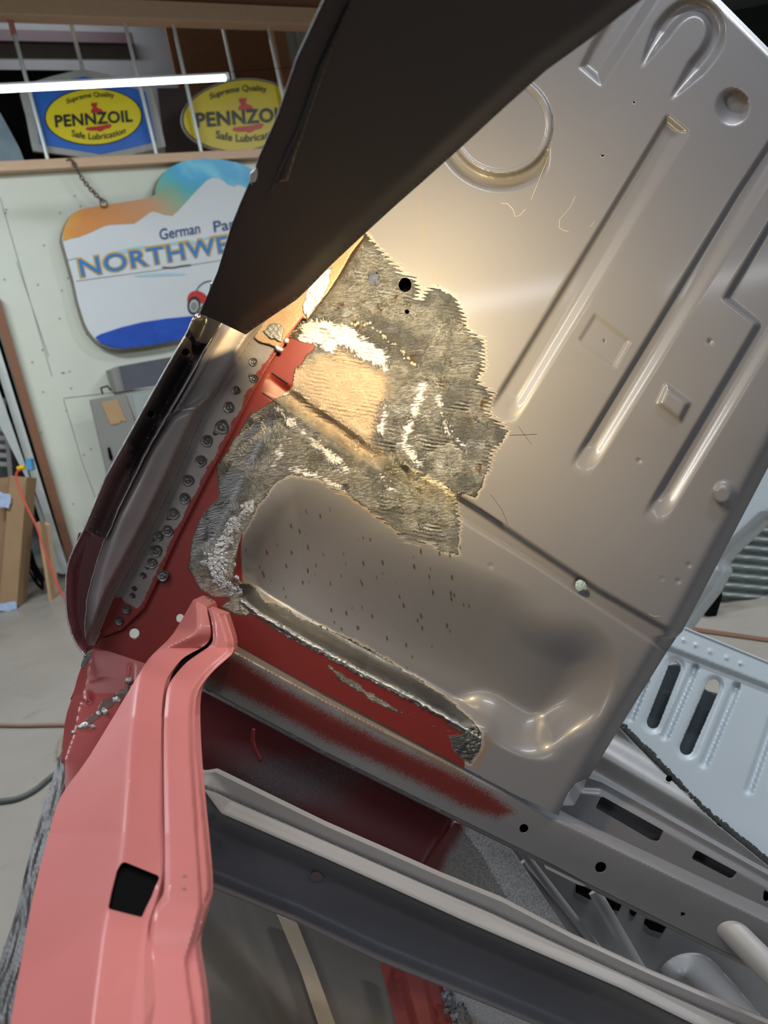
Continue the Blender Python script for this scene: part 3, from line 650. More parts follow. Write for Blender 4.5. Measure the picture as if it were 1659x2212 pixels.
# slotted upper strip
SL1 = [(1299, 1719), (1435, 1795), (1424, 1819), (1410, 1817), (1286, 1745)]
SL2 = [(1504, 1836), (1595, 1885), (1582, 1901), (1493, 1855)]
upoly = [(1262, 1700), (1268, 1680), (1300, 1690), (1400, 1745), (1659, 1890), (1760, 1945), (1760, 2010), (1659, 1965), (1302, 1812), (1200, 1756), (1180, 1740), (1240, 1740)]
UT = [(1262, 1690), (1300, 1693), (1400, 1748), (1659, 1892), (1760, 1948)]
me = sheet(upoly, lambda x, y: .858+.010*ss(26, 8, dline(x, y, UT)), [SL1, SL2, circ(1274, 1705, 2.8, n=10), circ(1462, 1811, 3, n=10), circ(1633, 1908, 3, n=10), [(1650, 1922), (1665, 1930), (1662, 1952), (1648, 1944)]], 3.6, ra_at(), box=.03)
build('slotted_rail_top', me, MPRIM, rail, label='upper ledge of the rail with rectangular slots', angle=50)

# --- tray behind
TRP = [(380, 1450), (440, 1480), (700, 1626), (975, 1762), (985, 1785), (1000, 1800), (900, 1960), (760, 1900), (460, 1760), (400, 1740)]
def tdep(x, y):
    e = (x-975)*.866+(y-1785)*.5
    return .985-.03*ss(0, 160, dline(x, y, RC))+.0*x-.02*ss(-16, 22, e)
build('red_tray', sheet(TRP+[], tdep, (), 6, dict(grey=lambda x, y: np.hypot((x-640)/2.6, (y-1690)/1.0)-48)), MTRAY, car, thick=.0015, label='dark red inner tray below the cross rail')
build('paint_run', tube([P(x, y, .958) for x, y in ((548, 1575), (545, 1598), (552, 1618), (562, 1640))], [.0022, .003, .0018, .0026]), MREDP, car) 
GR = [(984, 1775), (1000, 1782), (1106, 1834), (1150, 1900), (1200, 1975), (1260, 2060), (1100, 1990), (860, 1900), (905, 1880)]
def gdep(x, y):
    RG = [(985, 1778), (1040, 1846), (1101, 1952), (1140, 2030)]
    return .885+.0005*np.minimum(dline(x, y, RG), 150)
build('gritty_gusset', sheet(GR, gdep, (), 5, dict(grey=lambda x, y: 60-2.2*((x-975)*.866+(y-1790)*.5))), mat_tray('gusset_grit', (.15, .014, .012), (.33, .32, .325)), car, thick=.0015, label='gritty grey gusset beside the red tray')
# backing floor pan seen behind the pipes
BK = plane((1100, 1800, 1.02), (1659, 1950, 1.02), (1500, 2212, 1.0))
build('grey_floor_pan', sheet([(1060, 1780), (1760, 2060), (1760, 2330), (1300, 2300), (1020, 1960)], lambda x, y: BK(x, y), (), 10), simple('floor_pan_grey', (.24, .24, .25), .5), car, thick=.0015)
for poly in ([(1246, 1906), (1284, 1918), (1276, 1944), (1244, 1928)], [(1306, 1930), (1346, 1950), (1336, 1968), (1318, 1964), (1300, 1938)], [(1362, 1966), (1376, 1972), (1370, 1980), (1362, 1976)], [(1396, 1986), (1440, 2002), (1430, 2016), (1404, 2008), (1392, 1996)]):
    sheet(poly, lambda x, y: BK(x, y)-.004, (), 3, box=.003, me=(blk := Mesh()))
    build('slot_opening', blk, MBLACK, car)
MPIPE = simple('pale_grey_pipe_primer', (.30, .295, .30), .45, var=.08)
def pipe(name, a, b, r0_, r1_, lab=None, mat=None):
    pts = [P(*(np.array(a)*(1-t)+np.array(b)*t)) for t in np.linspace(0, 1, 10)]
    return build(name, tube(pts, [r0_+(r1_-r0_)*t for t in np.linspace(0, 1, 10)], seg=24), mat or MPIPE, car, label=lab)
pipe('pipe', (1128, 1838, .96), (1390, 2180, .94), .0050, .0065, 'thin grey pipe nearest the gusset')
pipe('pipe', (1128, 1862, .97), (1350, 2180, .94), .0055, .012)
pipe('pipe', (1284, 1925, .95), (1430, 2180, .90), .0085, .0085, 'middle grey pipe under the rail')
big = catmull([P(1545, 1985, .84), P(1570, 2000, .83), P(1640, 2070, .80), P(1760, 2190, .76)], 6)
build('pipe', tube(big, .0155, seg=32), MPIPE, car, label='thick grey pipe at the right edge')
me = tube([P(1548, 1988, .838)+(RT*math.cos(a)*.0165+UP*math.sin(a)*.0165) for a in np.linspace(0, 2*math.pi, 22)], .0016); build('pipe_weld', me, MPRIMD, car)
me = sheet(smooth_poly([(1422, 2110), (1430, 2085), (1460, 2062), (1500, 2056), (1530, 2066), (1560, 2095), (1700, 2260), (1500, 2260)], 2), lambda x, y: BK(x, y)-.03+.03*ss(0, 1, np.clip(1-dline(x, y, [(1480, 2110), (1600, 2240)])/62, 0, 1))*-1, (), 6)
build('oval_boss', me, MPIPE, car, thick=.001)

# --- lower rail
LE = [(415, 1668), (440, 1672), (465, 1668), (700, 1783), (830, 1840), (956, 1896), (1086, 1949), (1240, 2029), (1409, 2107), (1659, 2212), (1760, 2260)]
LF = [(415, 1693), (470, 1712), (700, 1813), (900, 1900), (1062, 1970), (1345, 2103), (1596, 2212), (1700, 2262)]
LG = [(415, 1708), (440, 1706), (478, 1757), (700, 1853), (850, 1920), (1000, 1988), (1190, 2070), (1341, 2135), (1497, 2212), (1600, 2262)]
LH = [(415, 1898), (447, 1914), (635, 1990), (811, 2074), (1050, 2170), (1150, 2212), (1260, 2262)]
def ldep(x, y):
    dg = dline(x, y, LF); return .800+.004*ss(5, 1, dg)+.0001*np.minimum(dline(x, y, LE), 40)
lrail = build('lower_rail', sheet(LE+LG[::-1], lambda x, y: ldep(x, y)-.014*ss(40, 0, dline(x, y, LG)), (), 4, box=.012), MPRIMD, car, label='pale grey lower rail with a groove along its flange', angle=60)
web = LG+LH[::-1]
build('rail_web', sheet(web, lambda x, y: .803+.030*ss(0, 45, dline(x, y, LG))-.018*ss(40, 0, dline(x, y, LH)), [circ(1208, 2166, 5, 7, n=10)], 6, dict(grey=lambda x, y: 60-(x-430)*.45)), MWEB, lrail, thick=.002, label='dark web of the lower rail')
build('plug', sheet(circ(683, 1894, 13, 11), lambda x, y: .8255+0*x, (), 3, box=.004), simple('dull_mauve_plug', (.13, .09, .09), .5), lrail)
build('plug', sheet(circ(440, 1788, 12, 14), lambda x, y: .815+0*x, (), 3, box=.004), simple('tan_hole_plug', (.24, .19, .16), .5), lrail)
# --- underside floor below the lower rail
UF = plane((400, 1850, 1.05), (1100, 2180, 1.02), (600, 2260, .95))
build('floor_underside', sheet([(380, 1860), (1300, 2240), (1240, 2330), (380, 2330)], lambda x, y: UF(x, y)+.02*ss(-30, 30, (x-555)*.93-(y-2050)*.35)-.02*ss(-45, 45, (x-470)*.75-(y-2050)*.66), (), 5), simple('dusty_brown_grey_underside', (.115, .10, .088), .7, var=.15, vs=5), car, thick=.002)
build('beige_strip', sheet([(598, 1975), (640, 1990), (680, 2090), (728, 2222), (700, 2250), (650, 2100)], lambda x, y: UF(x, y)-.012+.01*0*x, (), 5), simple('beige_painted_strip', (.34, .27, .20), .6, var=.12, vs=60), car, thick=.004, label='beige strip on the underside')
build('red_rib', sheet([(815, 2060), (960, 2120), (985, 2240), (870, 2260)], lambda x, y: UF(x, y)-.02-.03*ss(-10, 10, (x-870)*.95-(y-2120)*.25)+.01*ss(0, 14, (x-918)*.95-(y-2150)*.25), (), 5), simple('faded_brick_red', (.22, .035, .03), .6, var=.4, vs=8), car, thick=.002, label='faded brick red rib on the underside')
build('grey_flank', sheet([(955, 2120), (1300, 2240), (1240, 2330), (1000, 2300)], lambda x, y: UF(x, y)-.045, (), 8), MPRIMR, car, thick=.002)
me = Mesh()
for i in range(36): 
    t = i/35; x = 962+45*t+rng.normal(0, 5+8*t); y = 2142+75*t+rng.normal(0, 6); lump(x, y, float(UF(np.array(x), np.array(y)))-.05, 4+5*rng.random()+2*t, me, 1.1, i, amp=.35)
build('flaking_undercoat', me, simple('flaking_undercoat', (.14, .14, .16), .7, var=.9, vs=90), car, label='crumbling dark undercoat flakes')

# --- salmon bracket in the foreground
def bd(y): return 1/np.interp(y, [1290, 1400, 1550, 1800, 2212, 2330], [1/.795, 1/.775, 1/.66, 1/.50, 1/.345, 1/.32])
BR_L = [(417, 1296), (392, 1340), (370, 1376), (335, 1408), (317, 1428), (296, 1462), (278, 1493), (226, 1580), (183, 1650), (135, 1711), (117, 1754), (98, 1830), (78, 1902), (50, 2050), (22, 2212), (5, 2330)]
RIDGE = [(424, 1298), (428, 1345), (424, 1368), (395, 1382), (352, 1402), (325, 1426), (304, 1454), (296, 1493), (290, 1545), (283, 1598), (274, 1730), (263, 1865), (230, 1980), (215, 2090), (200, 2212), (188, 2330)]
B1_R = [(446, 1311), (452, 1340), (456, 1367), (452, 1385), (439, 1398), (404, 1415), (386, 1430), (374, 1446), (361, 1464), (354, 1485), (350, 1520), (348, 1580), (350, 1685), (351, 1780), (352, 1859), (350, 1900), (335, 1950), (322, 1989), (313, 2040), (311, 2100), (311, 2212), (309, 2330)]
BH = [(261, 1865), (270, 1862), (346, 1893), (336, 1915), (328, 1936), (316, 1960), (304, 1987), (268, 1978), (230, 1968), (238, 1930), (250, 1885)]
b1 = smooth_poly(BR_L, 1, False)+smooth_poly(B1_R, 1, False)[::-1]
RIDGE = smooth_poly(RIDGE, 2, False); RX, RY = [p[0] for p in RIDGE], [p[1] for p in RIDGE]
def bdep(x, y):
    D = bd(y); rx = np.interp(y, RY, RX); s = rx-x       # >0 on the left flank
    s = np.where(y < 1400, np.clip(s, -60, 400), s)
    k = 3.2
    fall = np.where(s/k > 25, s, k*np.log1p(np.exp(np.clip(s/k, -30, 25))))
    return D*(1+1.15*fall/FPX*.9)+D*.18*np.clip(-s, 0, 80)/FPX*2
bracket = build('support_bracket', sheet(b1, bdep, [BH], 4, box=.06), MPINK, car, label='salmon red support bracket with a square hole running towards the viewer', angle=48)
B2_L = [(450, 1315), (458, 1345), (461, 1376), (457, 1393), (439, 1406), (418, 1420), (400, 1433), (374, 1463), (364, 1480), (359, 1498), (354, 1554), (354, 1685), (356, 1780), (357, 1880), (354, 1937), (330, 1967), (322, 2033), (320, 2110), (320, 2212), (318, 2330)]
B2_R = [(487, 1328), (497, 1358), (506, 1389), (504, 1411), (487, 1426), (466, 1444), (448, 1463), (434, 1482), (424, 1502), (420, 1546), (422, 1641), (430, 1750), (437, 1837), (443, 1920), (443, 1963), (436, 1990), (430, 2015), (413, 2072), (416, 2110), (424, 2163), (430, 2212), (436, 2330)]
b2 = smooth_poly(B2_L, 1, False)+smooth_poly(B2_R, 1, False)[::-1]
def b2dep(x, y):
    D = bd(y); return D*(1+.0)+.010*ss(1962, 2075, y)+.002*ss(8, 0, dline(x, y, B2_L))+.008*ss(16, 0, dline(x, y, B2_R))
half = build('bracket_half', sheet(b2, b2dep, (), 4, box=.02), MPINK, bracket, label='right half of the bracket, beyond the narrow gap')
build('bracket_hole_dark', sheet([(225, 1840), (360, 1850), (350, 2010), (215, 2010)], lambda x, y: bdep(x, y)+.005, (), 5), MBLACK, bracket, thick=.0005)  # black sheet set just behind the square hole to paint its darkness
build('gap_dark_sheet', sheet([(446, 1315), (458, 1320), (464, 1376), (440, 1408), (380, 1456), (362, 1500), (358, 1900), (324, 2000), (322, 2330), (306, 2330), (308, 2000), (346, 1890), (346, 1500), (380, 1430), (450, 1390)], lambda x, y: bd(y)+.020, (), 6), MBLACK, bracket, thick=.001)  # black sheet painting the dark between the two bracket halves
MCH = simple('tan_chip', (.48, .30, .18), .6)
for y in (1895, 1922): build('chipped_spot', lump(398, y, float(bd(y)), 5, Mesh(), .1), MCH, half)
me = Mesh()
for x, y, r in ((448, 1303, 12), (455, 1312, 9), (446, 1300, 8)): lump(x, y, dm(x, y, -.01), r, me, .6)
build('weld_blob', me, MDARKST, bracket)

# --- red sill behind the bracket at the lower left
def sd(x, y): return 1/np.interp(y, [1380, 1500, 1650, 1900, 2212], [1/.845, 1/.80, 1/.70, 1/.56, 1/.42])
SRIDGE = [(196, 1415), (190, 1440), (184, 1480), (170, 1530), (158, 1590), (140, 1640)]
spoly = smooth_poly([(214, 1384), (235, 1388), (320, 1430), (330, 1480), (300, 1560), (250, 1640), (190, 1760), (110, 1790), (120, 1740), (132, 1640), (136, 1600), (141, 1550), (158, 1500), (171, 1450), (185, 1424), (200, 1400)], 1)
def sdep(x, y):
    r = dline(x, y, SRIDGE); left = x < np.interp(y, [p[1] for p in SRIDGE], [p[0] for p in SRIDGE])
    return sd(x, y)+np.where(left, .0012*r, .0001*r)-.006*ss(16, 4, np.hypot((x-188)/1., (y-1507)))+.008*ss(8, 0, dline(x, y, [(285, 1440), (281, 1500)]))*.3
sill = build('red_sill', sheet(spoly, sdep, (), 4, box=.03), simple('glossy_red_oxide_sill', (.24, .035, .032), .38, var=.2, vs=20), car, label='glossy red sill with silvery tack welds at the lower left')
for x, y, r in ((277, 1470, 8), (252, 1513, 9), (212, 1543, 7), (226, 1540, 9), (184, 1569, 10), (174, 1572, 7), (200, 1570, 6), (158, 1582, 5)): build('tack_weld', lump(x, y, float(sdep(np.array(x*1.), np.array(y*1.)))-.001, r, Mesh(), .7), MBRIGHT, sill)
MSC = simple('scorched_primer', (.09, .045, .04), .4)
for x, y, r in ((268, 1497, 22), (232, 1520, 24), (200, 1552, 18)):
    build('scorch_patch', sheet(rough_poly(circ(x, y, r, r*.45, 16, -.7), 2.5, 5), lambda a, b: sdep(a, b)-.0006, (), 3), MSC, sill, thick=.0004)
build('torn_strip', sheet(rough_poly([(200, 1402), (194, 1424), (180, 1445), (173, 1440), (178, 1424), (188, 1410)], 1), lambda x, y: .80+0*x, (), 3), MLEAD, sill, thick=.001)
for poly in ([(160, 1492), (158, 1512), (152, 1511)], [(158, 1516), (157, 1545), (146, 1535)]):
    build('torn_flap', sheet(poly, lambda x, y: .84+0*x, (), 3), MBLACK, sill, thick=.001)
lpoly = smooth_poly([(161, 1575), (158, 1600), (150, 1650), (138, 1700), (120, 1752), (104, 1830), (82, 1910), (56, 2050), (26, 2212), (10, 2330), (-60, 2330), (-20, 2180), (0, 2067), (30, 1989), (62, 1850), (84, 1767), (108, 1700), (128, 1630), (148, 1600)], 1)
build('lead_seam', sheet(lpoly, lambda x, y: sd(x, y)+.012+.0012*np.sin(x*.21+y*.05+2*np.sin(y*.03))+.0008*np.sin(x*.5+y*.11+3*np.sin(y*.021)), (), 4, box=.01), MLEAD, sill, label='torn grey lead seam along the sill edge')

# ================================================================= THE SHOP
def fl(px, py, z=0.):
    q = ray(px, py); return CAM + q*((z-CAMH)/q[2])
YAW = math.radians(27); WB = fl(155, 1235); WX = np.array([math.cos(YAW), math.sin(YAW), 0]); WN = np.array([WX[1], -WX[0], 0]); ZZ = np.array([0, 0, 1.])
def wp(px, py, off=0.):
    q = ray(px, py); Q = WB+WN*off; return CAM+q*(((Q-CAM)@WN)/(q@WN))
def wall_xz(s, z, off=0.): return WB+WX*s+ZZ*z+WN*off
def struct(name, me, mat): return build(name, me, mat, None, smooth=False, kind='structure')
struct('floor', boxm((0, 2.5, -.05), (14, 0, 0), (0, 17, 0), (0, 0, .1)), MFLOOR)
struct('ceiling', boxm((0, 2.5, 4.55), (14, 0, 0), (0, 17, 0), (0, 0, .1)), simple('pale_ceiling', (.55, .56, .55), .8))
struct('wall_back', boxm((0, 10.9, 2.25), (14, 0, 0), (0, .2, 0), (0, 0, 4.5)), simple('dark_green_grey_wall', (.10, .12, .12), .7))
struct('wall_front', boxm((0, -5.9, 2.25), (14, 0, 0), (0, .2, 0), (0, 0, 4.5)), simple('grey_front_wall', (.42, .45, .46), .7))
struct('wall_right', boxm((6.9, 2.5, 2.25), (.2, 0, 0), (0, 17, 0), (0, 0, 4.5)), simple('grey_right_wall', (.36, .40, .42), .7))
struct('wall_outer', boxm((-6.9, 2.5, 2.25), (.2, 0, 0), (0, 17, 0), (0, 0, 4.5)), simple('grey_outer_wall', (.4, .42, .42), .7))
ZB = wp(0, 375)[2]; ZB2 = wp(0, 357)[2]
struct('wall_left', boxm(wall_xz(2.6, ZB/2, -.05), WX*5.2, WN*.1, ZZ*ZB), MWALL)
ply = Mesh()
for a, b in (((0, 427), (112, 812)), ((36, 565), (105, 770)), ((137, 862), (178, 1000)), ((178, 1000), (215, 1100)), ((137, 860), (330, 838))):
    tube([wp(*a, .002), wp(*b, .002)], .0022, ply, 6)
struct('trim_1', ply, simple('panel_seam_shadow_gap', (.33, .35, .33), .8))
nl = Mesh()
for i in range(90):
    x = rng.uniform(5, 480); y = rng.uniform(400, 1150)
    c = wp(x, y, .003); boxm(c, WX*.008, WN*.004, ZZ*.008, nl)
struct('trim_2', nl, simple('nail_heads', (.25, .26, .25), .6))
HB = ZB2-ZB
beam = build('shelf_beam', boxm(wall_xz(2.5, ZB+HB/2, -.02), WX*5.6, WN*.18, ZZ*HB*1.25), MWOOD, smooth=False, bevel=.006, label='pale pine beam capping the white wall', cat='beam')
struct('trim_3', boxm(wall_xz(2.5, ZB+HB*.5, -.75), WX*5.6, WN*1.3, ZZ*.04), MPLY)
ZT = wp(0, 45)[2]
ub = Mesh(); boxm(wall_xz(1.3, ZT+.06, .02), WX*4.4, WN*.12, ZZ*.11, ub)
build('upper_beam', ub, MWOOD, smooth=False, bevel=.006, label='brown lumber beam above the metal rods', cat='beam')
ub = Mesh(); boxm(wall_xz(1.0, ZT+.20, -.04), WX*3.9, WN*.10, ZZ*.10, ub)
build('upper_beam', ub, mat_wood('red_brown_lumber', (.30, .13, .07), (.38, .18, .10)), smooth=False, bevel=.004, label='darker lumber board lying on the upper beam at the top edge', cat='beam')
# loft back wall in bands
q0 = (wp(300, 200, -1.2)-WB)@WX
struct('wall_loft', boxm(wall_xz(1.5, ZB+1.0, -1.35), WX*9, WN*.1, ZZ*3.0), simple('grey_loft_wall', (.21, .205, .21), .7))
za = wp(200, 98, -1.25)[2]; zb_ = wp(200, 75, -1.25)[2]
build('maroon_pipe', boxm(wall_xz(-.2, (za+zb_)/2, -1.22), WX*3.6, WN*.05, ZZ*(zb_-za)), simple('dark_maroon_strip', (.06, .03, .035), .6), smooth=False, label='dark maroon rail on the loft wall behind the rods', cat='rail')
c0 = wp(385, 190, -.55); c1 = wp(600, 190, -.55); s0 = (c0-WB)@WX; s1 = (c1-WB)@WX
build('plywood_board', boxm(wall_xz((s0+s1)/2, ZB+.85, -.55), WX*(s1-s0), WN*.03, ZZ*1.7), MPLY, smooth=False, label='brown plywood board standing behind the round yellow sign', cat='board')
build('stud', boxm(wall_xz(s1+.06, ZB+.85, -.50), WX*.10, WN*.09, ZZ*1.7), mat_wood('brown_stud', (.25, .12, .06), (.34, .17, .09)), smooth=False, label='brown vertical stud right of the plywood board', cat='stud')
me = Mesh(); V = []; n = 90; s2 = s1+.1
for i in range(n):
    s = s2+1.6*i/(n-1); o = -.60+.02*(1 if (i//3) % 3 == 0 else 0)
    V += [wall_xz(s, ZB+.03, o), wall_xz(s, ZB+1.7, o)]
me.add(V, [(2*i, 2*i+2, 2*i+3, 2*i+1) for i in range(n-1)])
build('corrugated_siding', me, simple('pale_beige_siding', (.40, .39, .36), .5), smooth=False, thick=.003, label='pale ribbed metal siding beside the brown stud', cat='siding')
# rods
rm = simple('galvanised_rod', (.72, .78, .77), .35, metal=.3)
rods = [((20, 35), (106, 356), 0, 'metal rod farthest left, crossing the blue six-sided sign'), ((150, 38), (230, 352), -.16, 'rod ending behind the peak of the six-sided sign'), ((267, 38), (340, 342), 0, 'rod crossing the right side of the six-sided sign'), ((371, 38), (437, 338), 0, 'rod crossing the left side of the oval sign'), ((477, 40), (540, 335), -.16, 'rod ending behind the top of the oval sign'), ((575, 40), (636, 330), 0, 'last rod, next to the dark panel edge')]
for i, (a, b, off, w) in enumerate(rods):
    ro = tag(build('metal_rod', tube([wp(*a, off), wp(*b, off)], .0125, seg=14), rm), 'grey '+w, 'rod', 'metal rods in front of the shelf')
me = tube([wp(22, 42, .0), wp(31, 76, 0)], .0165, seg=14)
build('red_tag', me, simple('red_white_tag', (.6, .25, .22), .6), label='small red and white tape wrapped on the leftmost rod', cat='tag')

FONT = None
def quad_text(name, txt, pl, pr, ptop, off, mat, parent, bold=0., arc=0., shear=0., sp=1., rough=0., depth=.002, outline=None):
    cu = bpy.data.curves.new('txt', 'FONT'); cu.body = txt; cu.offset = bold; cu.space_character = sp; cu.resolution_u = 4; cu.shear = shear; cu.extrude = 0
    ob = bpy.data.objects.new('txt', cu); COL.objects.link(ob)
    dg = bpy.context.evaluated_depsgraph_get(); dg.update(); m = bpy.data.meshes.new_from_object(ob.evaluated_get(dg)); bpy.data.objects.remove(ob)
    v = np.array([x.co[:] for x in m.vertices]); F = [tuple(p.vertices) for p in m.polygons]; bpy.data.meshes.remove(m)
    x0, x1 = v[:, 0].min(), v[:, 0].max(); y0, y1 = v[:, 1].min(), v[:, 1].max()
    U = (v[:, 0]-x0)/(x1-x0); Y = (v[:, 1]-(0 if y0 > -.3 else 0))/(.72)
    A = wp(*pl, off); B = wp(*pr, off); C_ = wp(*ptop, off)
    Y = Y+arc*(1-(2*U-1)**2)
    if rough: Y = Y+rough*np.sin(U*47)*.5
    V = A+np.outer(U, B-A)+np.outer(Y, C_-A)
    me = Mesh(); me.add(V, F); return build(name, me, mat, parent, smooth=False)
def decal(name, pts, off, mat, parent, th=.003, at=None):
    me = prism([wp(x, y, off) for x, y in pts], -WN*th)
    if at: me.at = {k: [np.array([fn(x, y) for x, y in pts]*2)] for k, fn in at.items()}
    return build(name, me, mat, parent, smooth=False)
MY = simple('enamel_yellow', (.86, .72, .02), .35, var=.08, vs=6); MYO = simple('aged_yellow_enamel', (.72, .57, .015), .4, var=.2, vs=5)
MBLU = simple('enamel_blue', (.03, .16, .62), .35, var=.12, vs=9); MK = simple('sign_black', (.012, .014, .018), .4); MRD = simple('sign_red', (.55, .035, .03), .4)
MGREYW = simple('weathered_pale_rim', (.42, .44, .42), .6, var=.25, vs=12)
def oil(parent, cx, cy, k, off, x0, x1):
    """lettering and bell of the oil sign around (cx,cy), k = half width in px / 104"""
    def q(dx, dy): return (cx+dx*k, cy+dy*k-dx*k*.075)
    quad_text('lettering', 'PENNZOIL', q(-83, 14), q(84, 14), q(-83-3, -12), off+.004, MK, parent, bold=.028, sp=1.05)
    quad_text('lettering', 'Supreme Quality', q(-59, -34), q(44, -40), q(-60, -45), off+.004, MK, parent, bold=.012, arc=.7)
    quad_text('lettering', 'Safe Lubrication', q(-48, 36), q(68, 38), q(-48, 22), off+.004, MK, parent, bold=.014, arc=-.75)
    bell = [(-8, -30), (5, -30), (5, -24), (3, -23), (5, -19), (14, -15), (18, -9), (-9, -9), (-8, -16), (-4, -19), (-6, -23), (-8, -24)]
    decal('bell', [q(a+2, b-2) for a, b in bell], off+.0035, MRD, parent)
    decal('bell_rim', [q(a, b) for a, b in [(-16, 20), (10, 19), (36, 16), (38, 20), (34, 25), (24, 26), (18, 30), (12, 31), (6, 28), (-6, 28), (-14, 26), (-18, 24)]], off+.0035, MRD, parent)
hexp = [(177, 149), (215, 157), (262, 168), (327, 188), (343, 250), (358, 316), (290, 333), (215, 347), (140, 334), (72, 326), (68, 312), (56, 250), (43, 202), (55, 182), (110, 165)]
sg = thing('hexagonal_sign', 'six-sided blue sign with a yellow oval and black lettering, in a worn pale frame', 'sign', tuple(wp(215, 347, -.05)))
decal('frame', hexp, -.05, MGREYW, sg, .03)
decal('blue_face', [(181, 165), (250, 180), (314, 198), (326, 250), (338, 306), (280, 320), (217, 333), (150, 322), (86, 312), (76, 255), (64, 200), (115, 182)], -.046, MBLU, sg)
decal('oval_rim', circ(202, 252, 106, 62, 40, -.02), -.0435, MK, sg)
decal('oval', circ(202, 252, 103, 59.5, 40, -.02), -.041, MY, sg)
oil(sg, 203, 254, 1.0, -.040, 0, 0)
sg = thing('oval_sign', 'round-ended yellow oval sign with black lettering behind the rods, partly hidden by the dark panel', 'sign', tuple(wp(521, 328, -.05)))
ow = [(521+130*math.cos(t)*(1-.10*abs(math.sin(t))**3), 249+80*math.sin(t)-9*math.cos(t)) for t in np.linspace(0, 2*math.pi, 44, endpoint=False)]
decal('dark_rim', ow, -.05, MGREYW, sg, .02)
decal('black_border', [(521+(x-521)*.985, 249+(y-249)*.975) for x, y in ow], -.0465, MK, sg)
decal('yellow_face', [(522+(x-521)*.965, 249+(y-249)*.95) for x, y in ow], -.044, MYO, sg)
oil(sg, 524, 250, 1.19, -.041, 0, 0)
# things on the shelf
build('dark_board', prism([wp(x, y, -.18) for x, y in ((-60, 150), (164, 152), (172, 342), (-60, 352))], -WN*.03), MBLACK, smooth=False, label='black board leaning behind the six-sided sign', cat='board')
build('weathered_sign', prism([wp(x, y, -.03) for x, y in ((-80, 230), (0, 243), (18, 275), (42, 320), (56, 356), (-80, 362))], -WN*.02), simple('weathered_blue_grey_metal', (.20, .28, .33), .5, var=.5, vs=9), smooth=False, label='weathered blue-grey metal sign at the far left end of the shelf', cat='sign')
build('brown_board', prism([wp(x, y, -.3) for x, y in ((340, 190), (400, 190), (430, 340), (360, 340))], -WN*.02), simple('dark_brown_panel', (.055, .04, .038), .6), smooth=False, label='dark brown panel standing between the two yellow signs', cat='board')
# --- painted hanging sign
NP = [(134, 517), (136, 500), (141, 486), (149, 471), (159, 460), (170, 454), (183, 450), (231, 442), (290, 433), (336, 425), (336, 405), (343, 388), (354, 372), (370, 360), (391, 350), (412, 345), (434, 343), (462, 343), (488, 346), (512, 351), (535, 360), (560, 376), (580, 398), (640, 398), (670, 420), (680, 460), (692, 600), (690, 650), (670, 680), (600, 698), (470, 720), (398, 732), (330, 745), (262, 753), (240, 750), (217, 741), (203, 730), (191, 714), (183, 698), (177, 680), (168, 650), (159, 607), (146, 560)]
MEDGE = simple('weathered_sign_edge', (.22, .20, .15), .7, var=.3, vs=20)
ns = thing('hanging_sign', 'large white painted sign with blue lettering, snowy mountain and sunset sky, hung by a chain', 'sign', tuple(wp(262, 753, .09)))
decal('backing_board', [(x-4, y+3) for x, y in NP], .065, MEDGE, ns, .05)
# sky, as a grid so the airbrushed colours follow the outline
def wsheet(name, poly, off, mat, parent, at=None, step=6):
    me = Mesh(); save = P
    q = sheet(poly, lambda x, y: 1+0*x, (), step, at)
    V = np.concatenate(q.v)-CAM; k = ((WB+WN*off-CAM)@WN)/(V@WN); q.v = [CAM+V*k[:, None]]
    return build(name, q, mat, parent, smooth=False, thick=.001)
wsheet('white_face', NP, .068, MWHITE, ns)
MT = [(136, 521), (150, 516), (170, 512), (200, 500), (225, 488), (240, 485), (289, 483), (300, 476), (318, 463), (328, 456), (338, 458), (352, 463), (372, 466), (384, 456), (394, 445), (412, 425), (430, 406), (446, 390), (458, 384), (470, 383), (480, 388), (494, 399), (506, 403), (516, 397), (530, 404), (560, 425), (600, 440)]
SKY = MT+[(640, 430), (640, 398), (580, 398), (560, 376), (535, 360), (512, 351), (488, 346), (462, 343), (434, 343), (412, 345), (391, 350), (370, 360), (354, 372), (343, 388), (336, 405), (336, 425), (290, 433), (231, 442), (183, 450), (170, 454), (159, 460), (149, 471), (141, 486), (136, 500)]
wsheet('painted_sky', SKY, .0705, mat_sky_sign(), ns, dict(skyx=lambda x, y: np.clip(.10+(x-150)/520.+(430-y)/260.*ss(200, 420, x), 0, 1)), 5)
wsheet('painted_water', [(205, 729), (216, 722), (262, 707), (307, 696), (360, 688), (412, 683), (480, 672), (560, 660), (680, 640), (690, 650), (670, 680), (600, 698), (470, 720), (398, 732), (330, 745), (262, 753), (240, 750), (217, 741)], .0705, simple('painted_deep_blue', (.02, .09, .50), .35, var=.3, vs=14), ns)
MWISP = simple('pale_blue_wisp', (.42, .64, .74), .4, var=.1)
for pts in ([(230, 548), (290, 532), (330, 530), (300, 540), (240, 556)], [(330, 535), (380, 520), (430, 520), (470, 535), (430, 527), (380, 528)], [(270, 598), (350, 588), (420, 592), (350, 597)], [(420, 525), (460, 505), (500, 512), (460, 512)]):
    decal('painted_wisp', smooth_poly(pts, 2), .071, MWISP, ns, .001)
MGOLD = simple('gold_letter_outline', (.62, .40, .06), .4); MNB = simple('letter_blue', (.03, .22, .58), .4); MNV = simple('letter_navy', (.02, .07, .22), .4)
quad_text('letter_outline', 'NORTHWEST', (172, 598), (562, 531), (164, 558), .0722, MGOLD, ns, bold=.052, sp=1.06)
quad_text('lettering', 'NORTHWEST', (176, 597), (559, 532), (168, 559), .0745, MNB, ns, bold=.012, sp=1.09)
quad_text('lettering', 'German', (346, 518), (433, 503), (343, 494), .0735, MNV, ns, bold=.008)
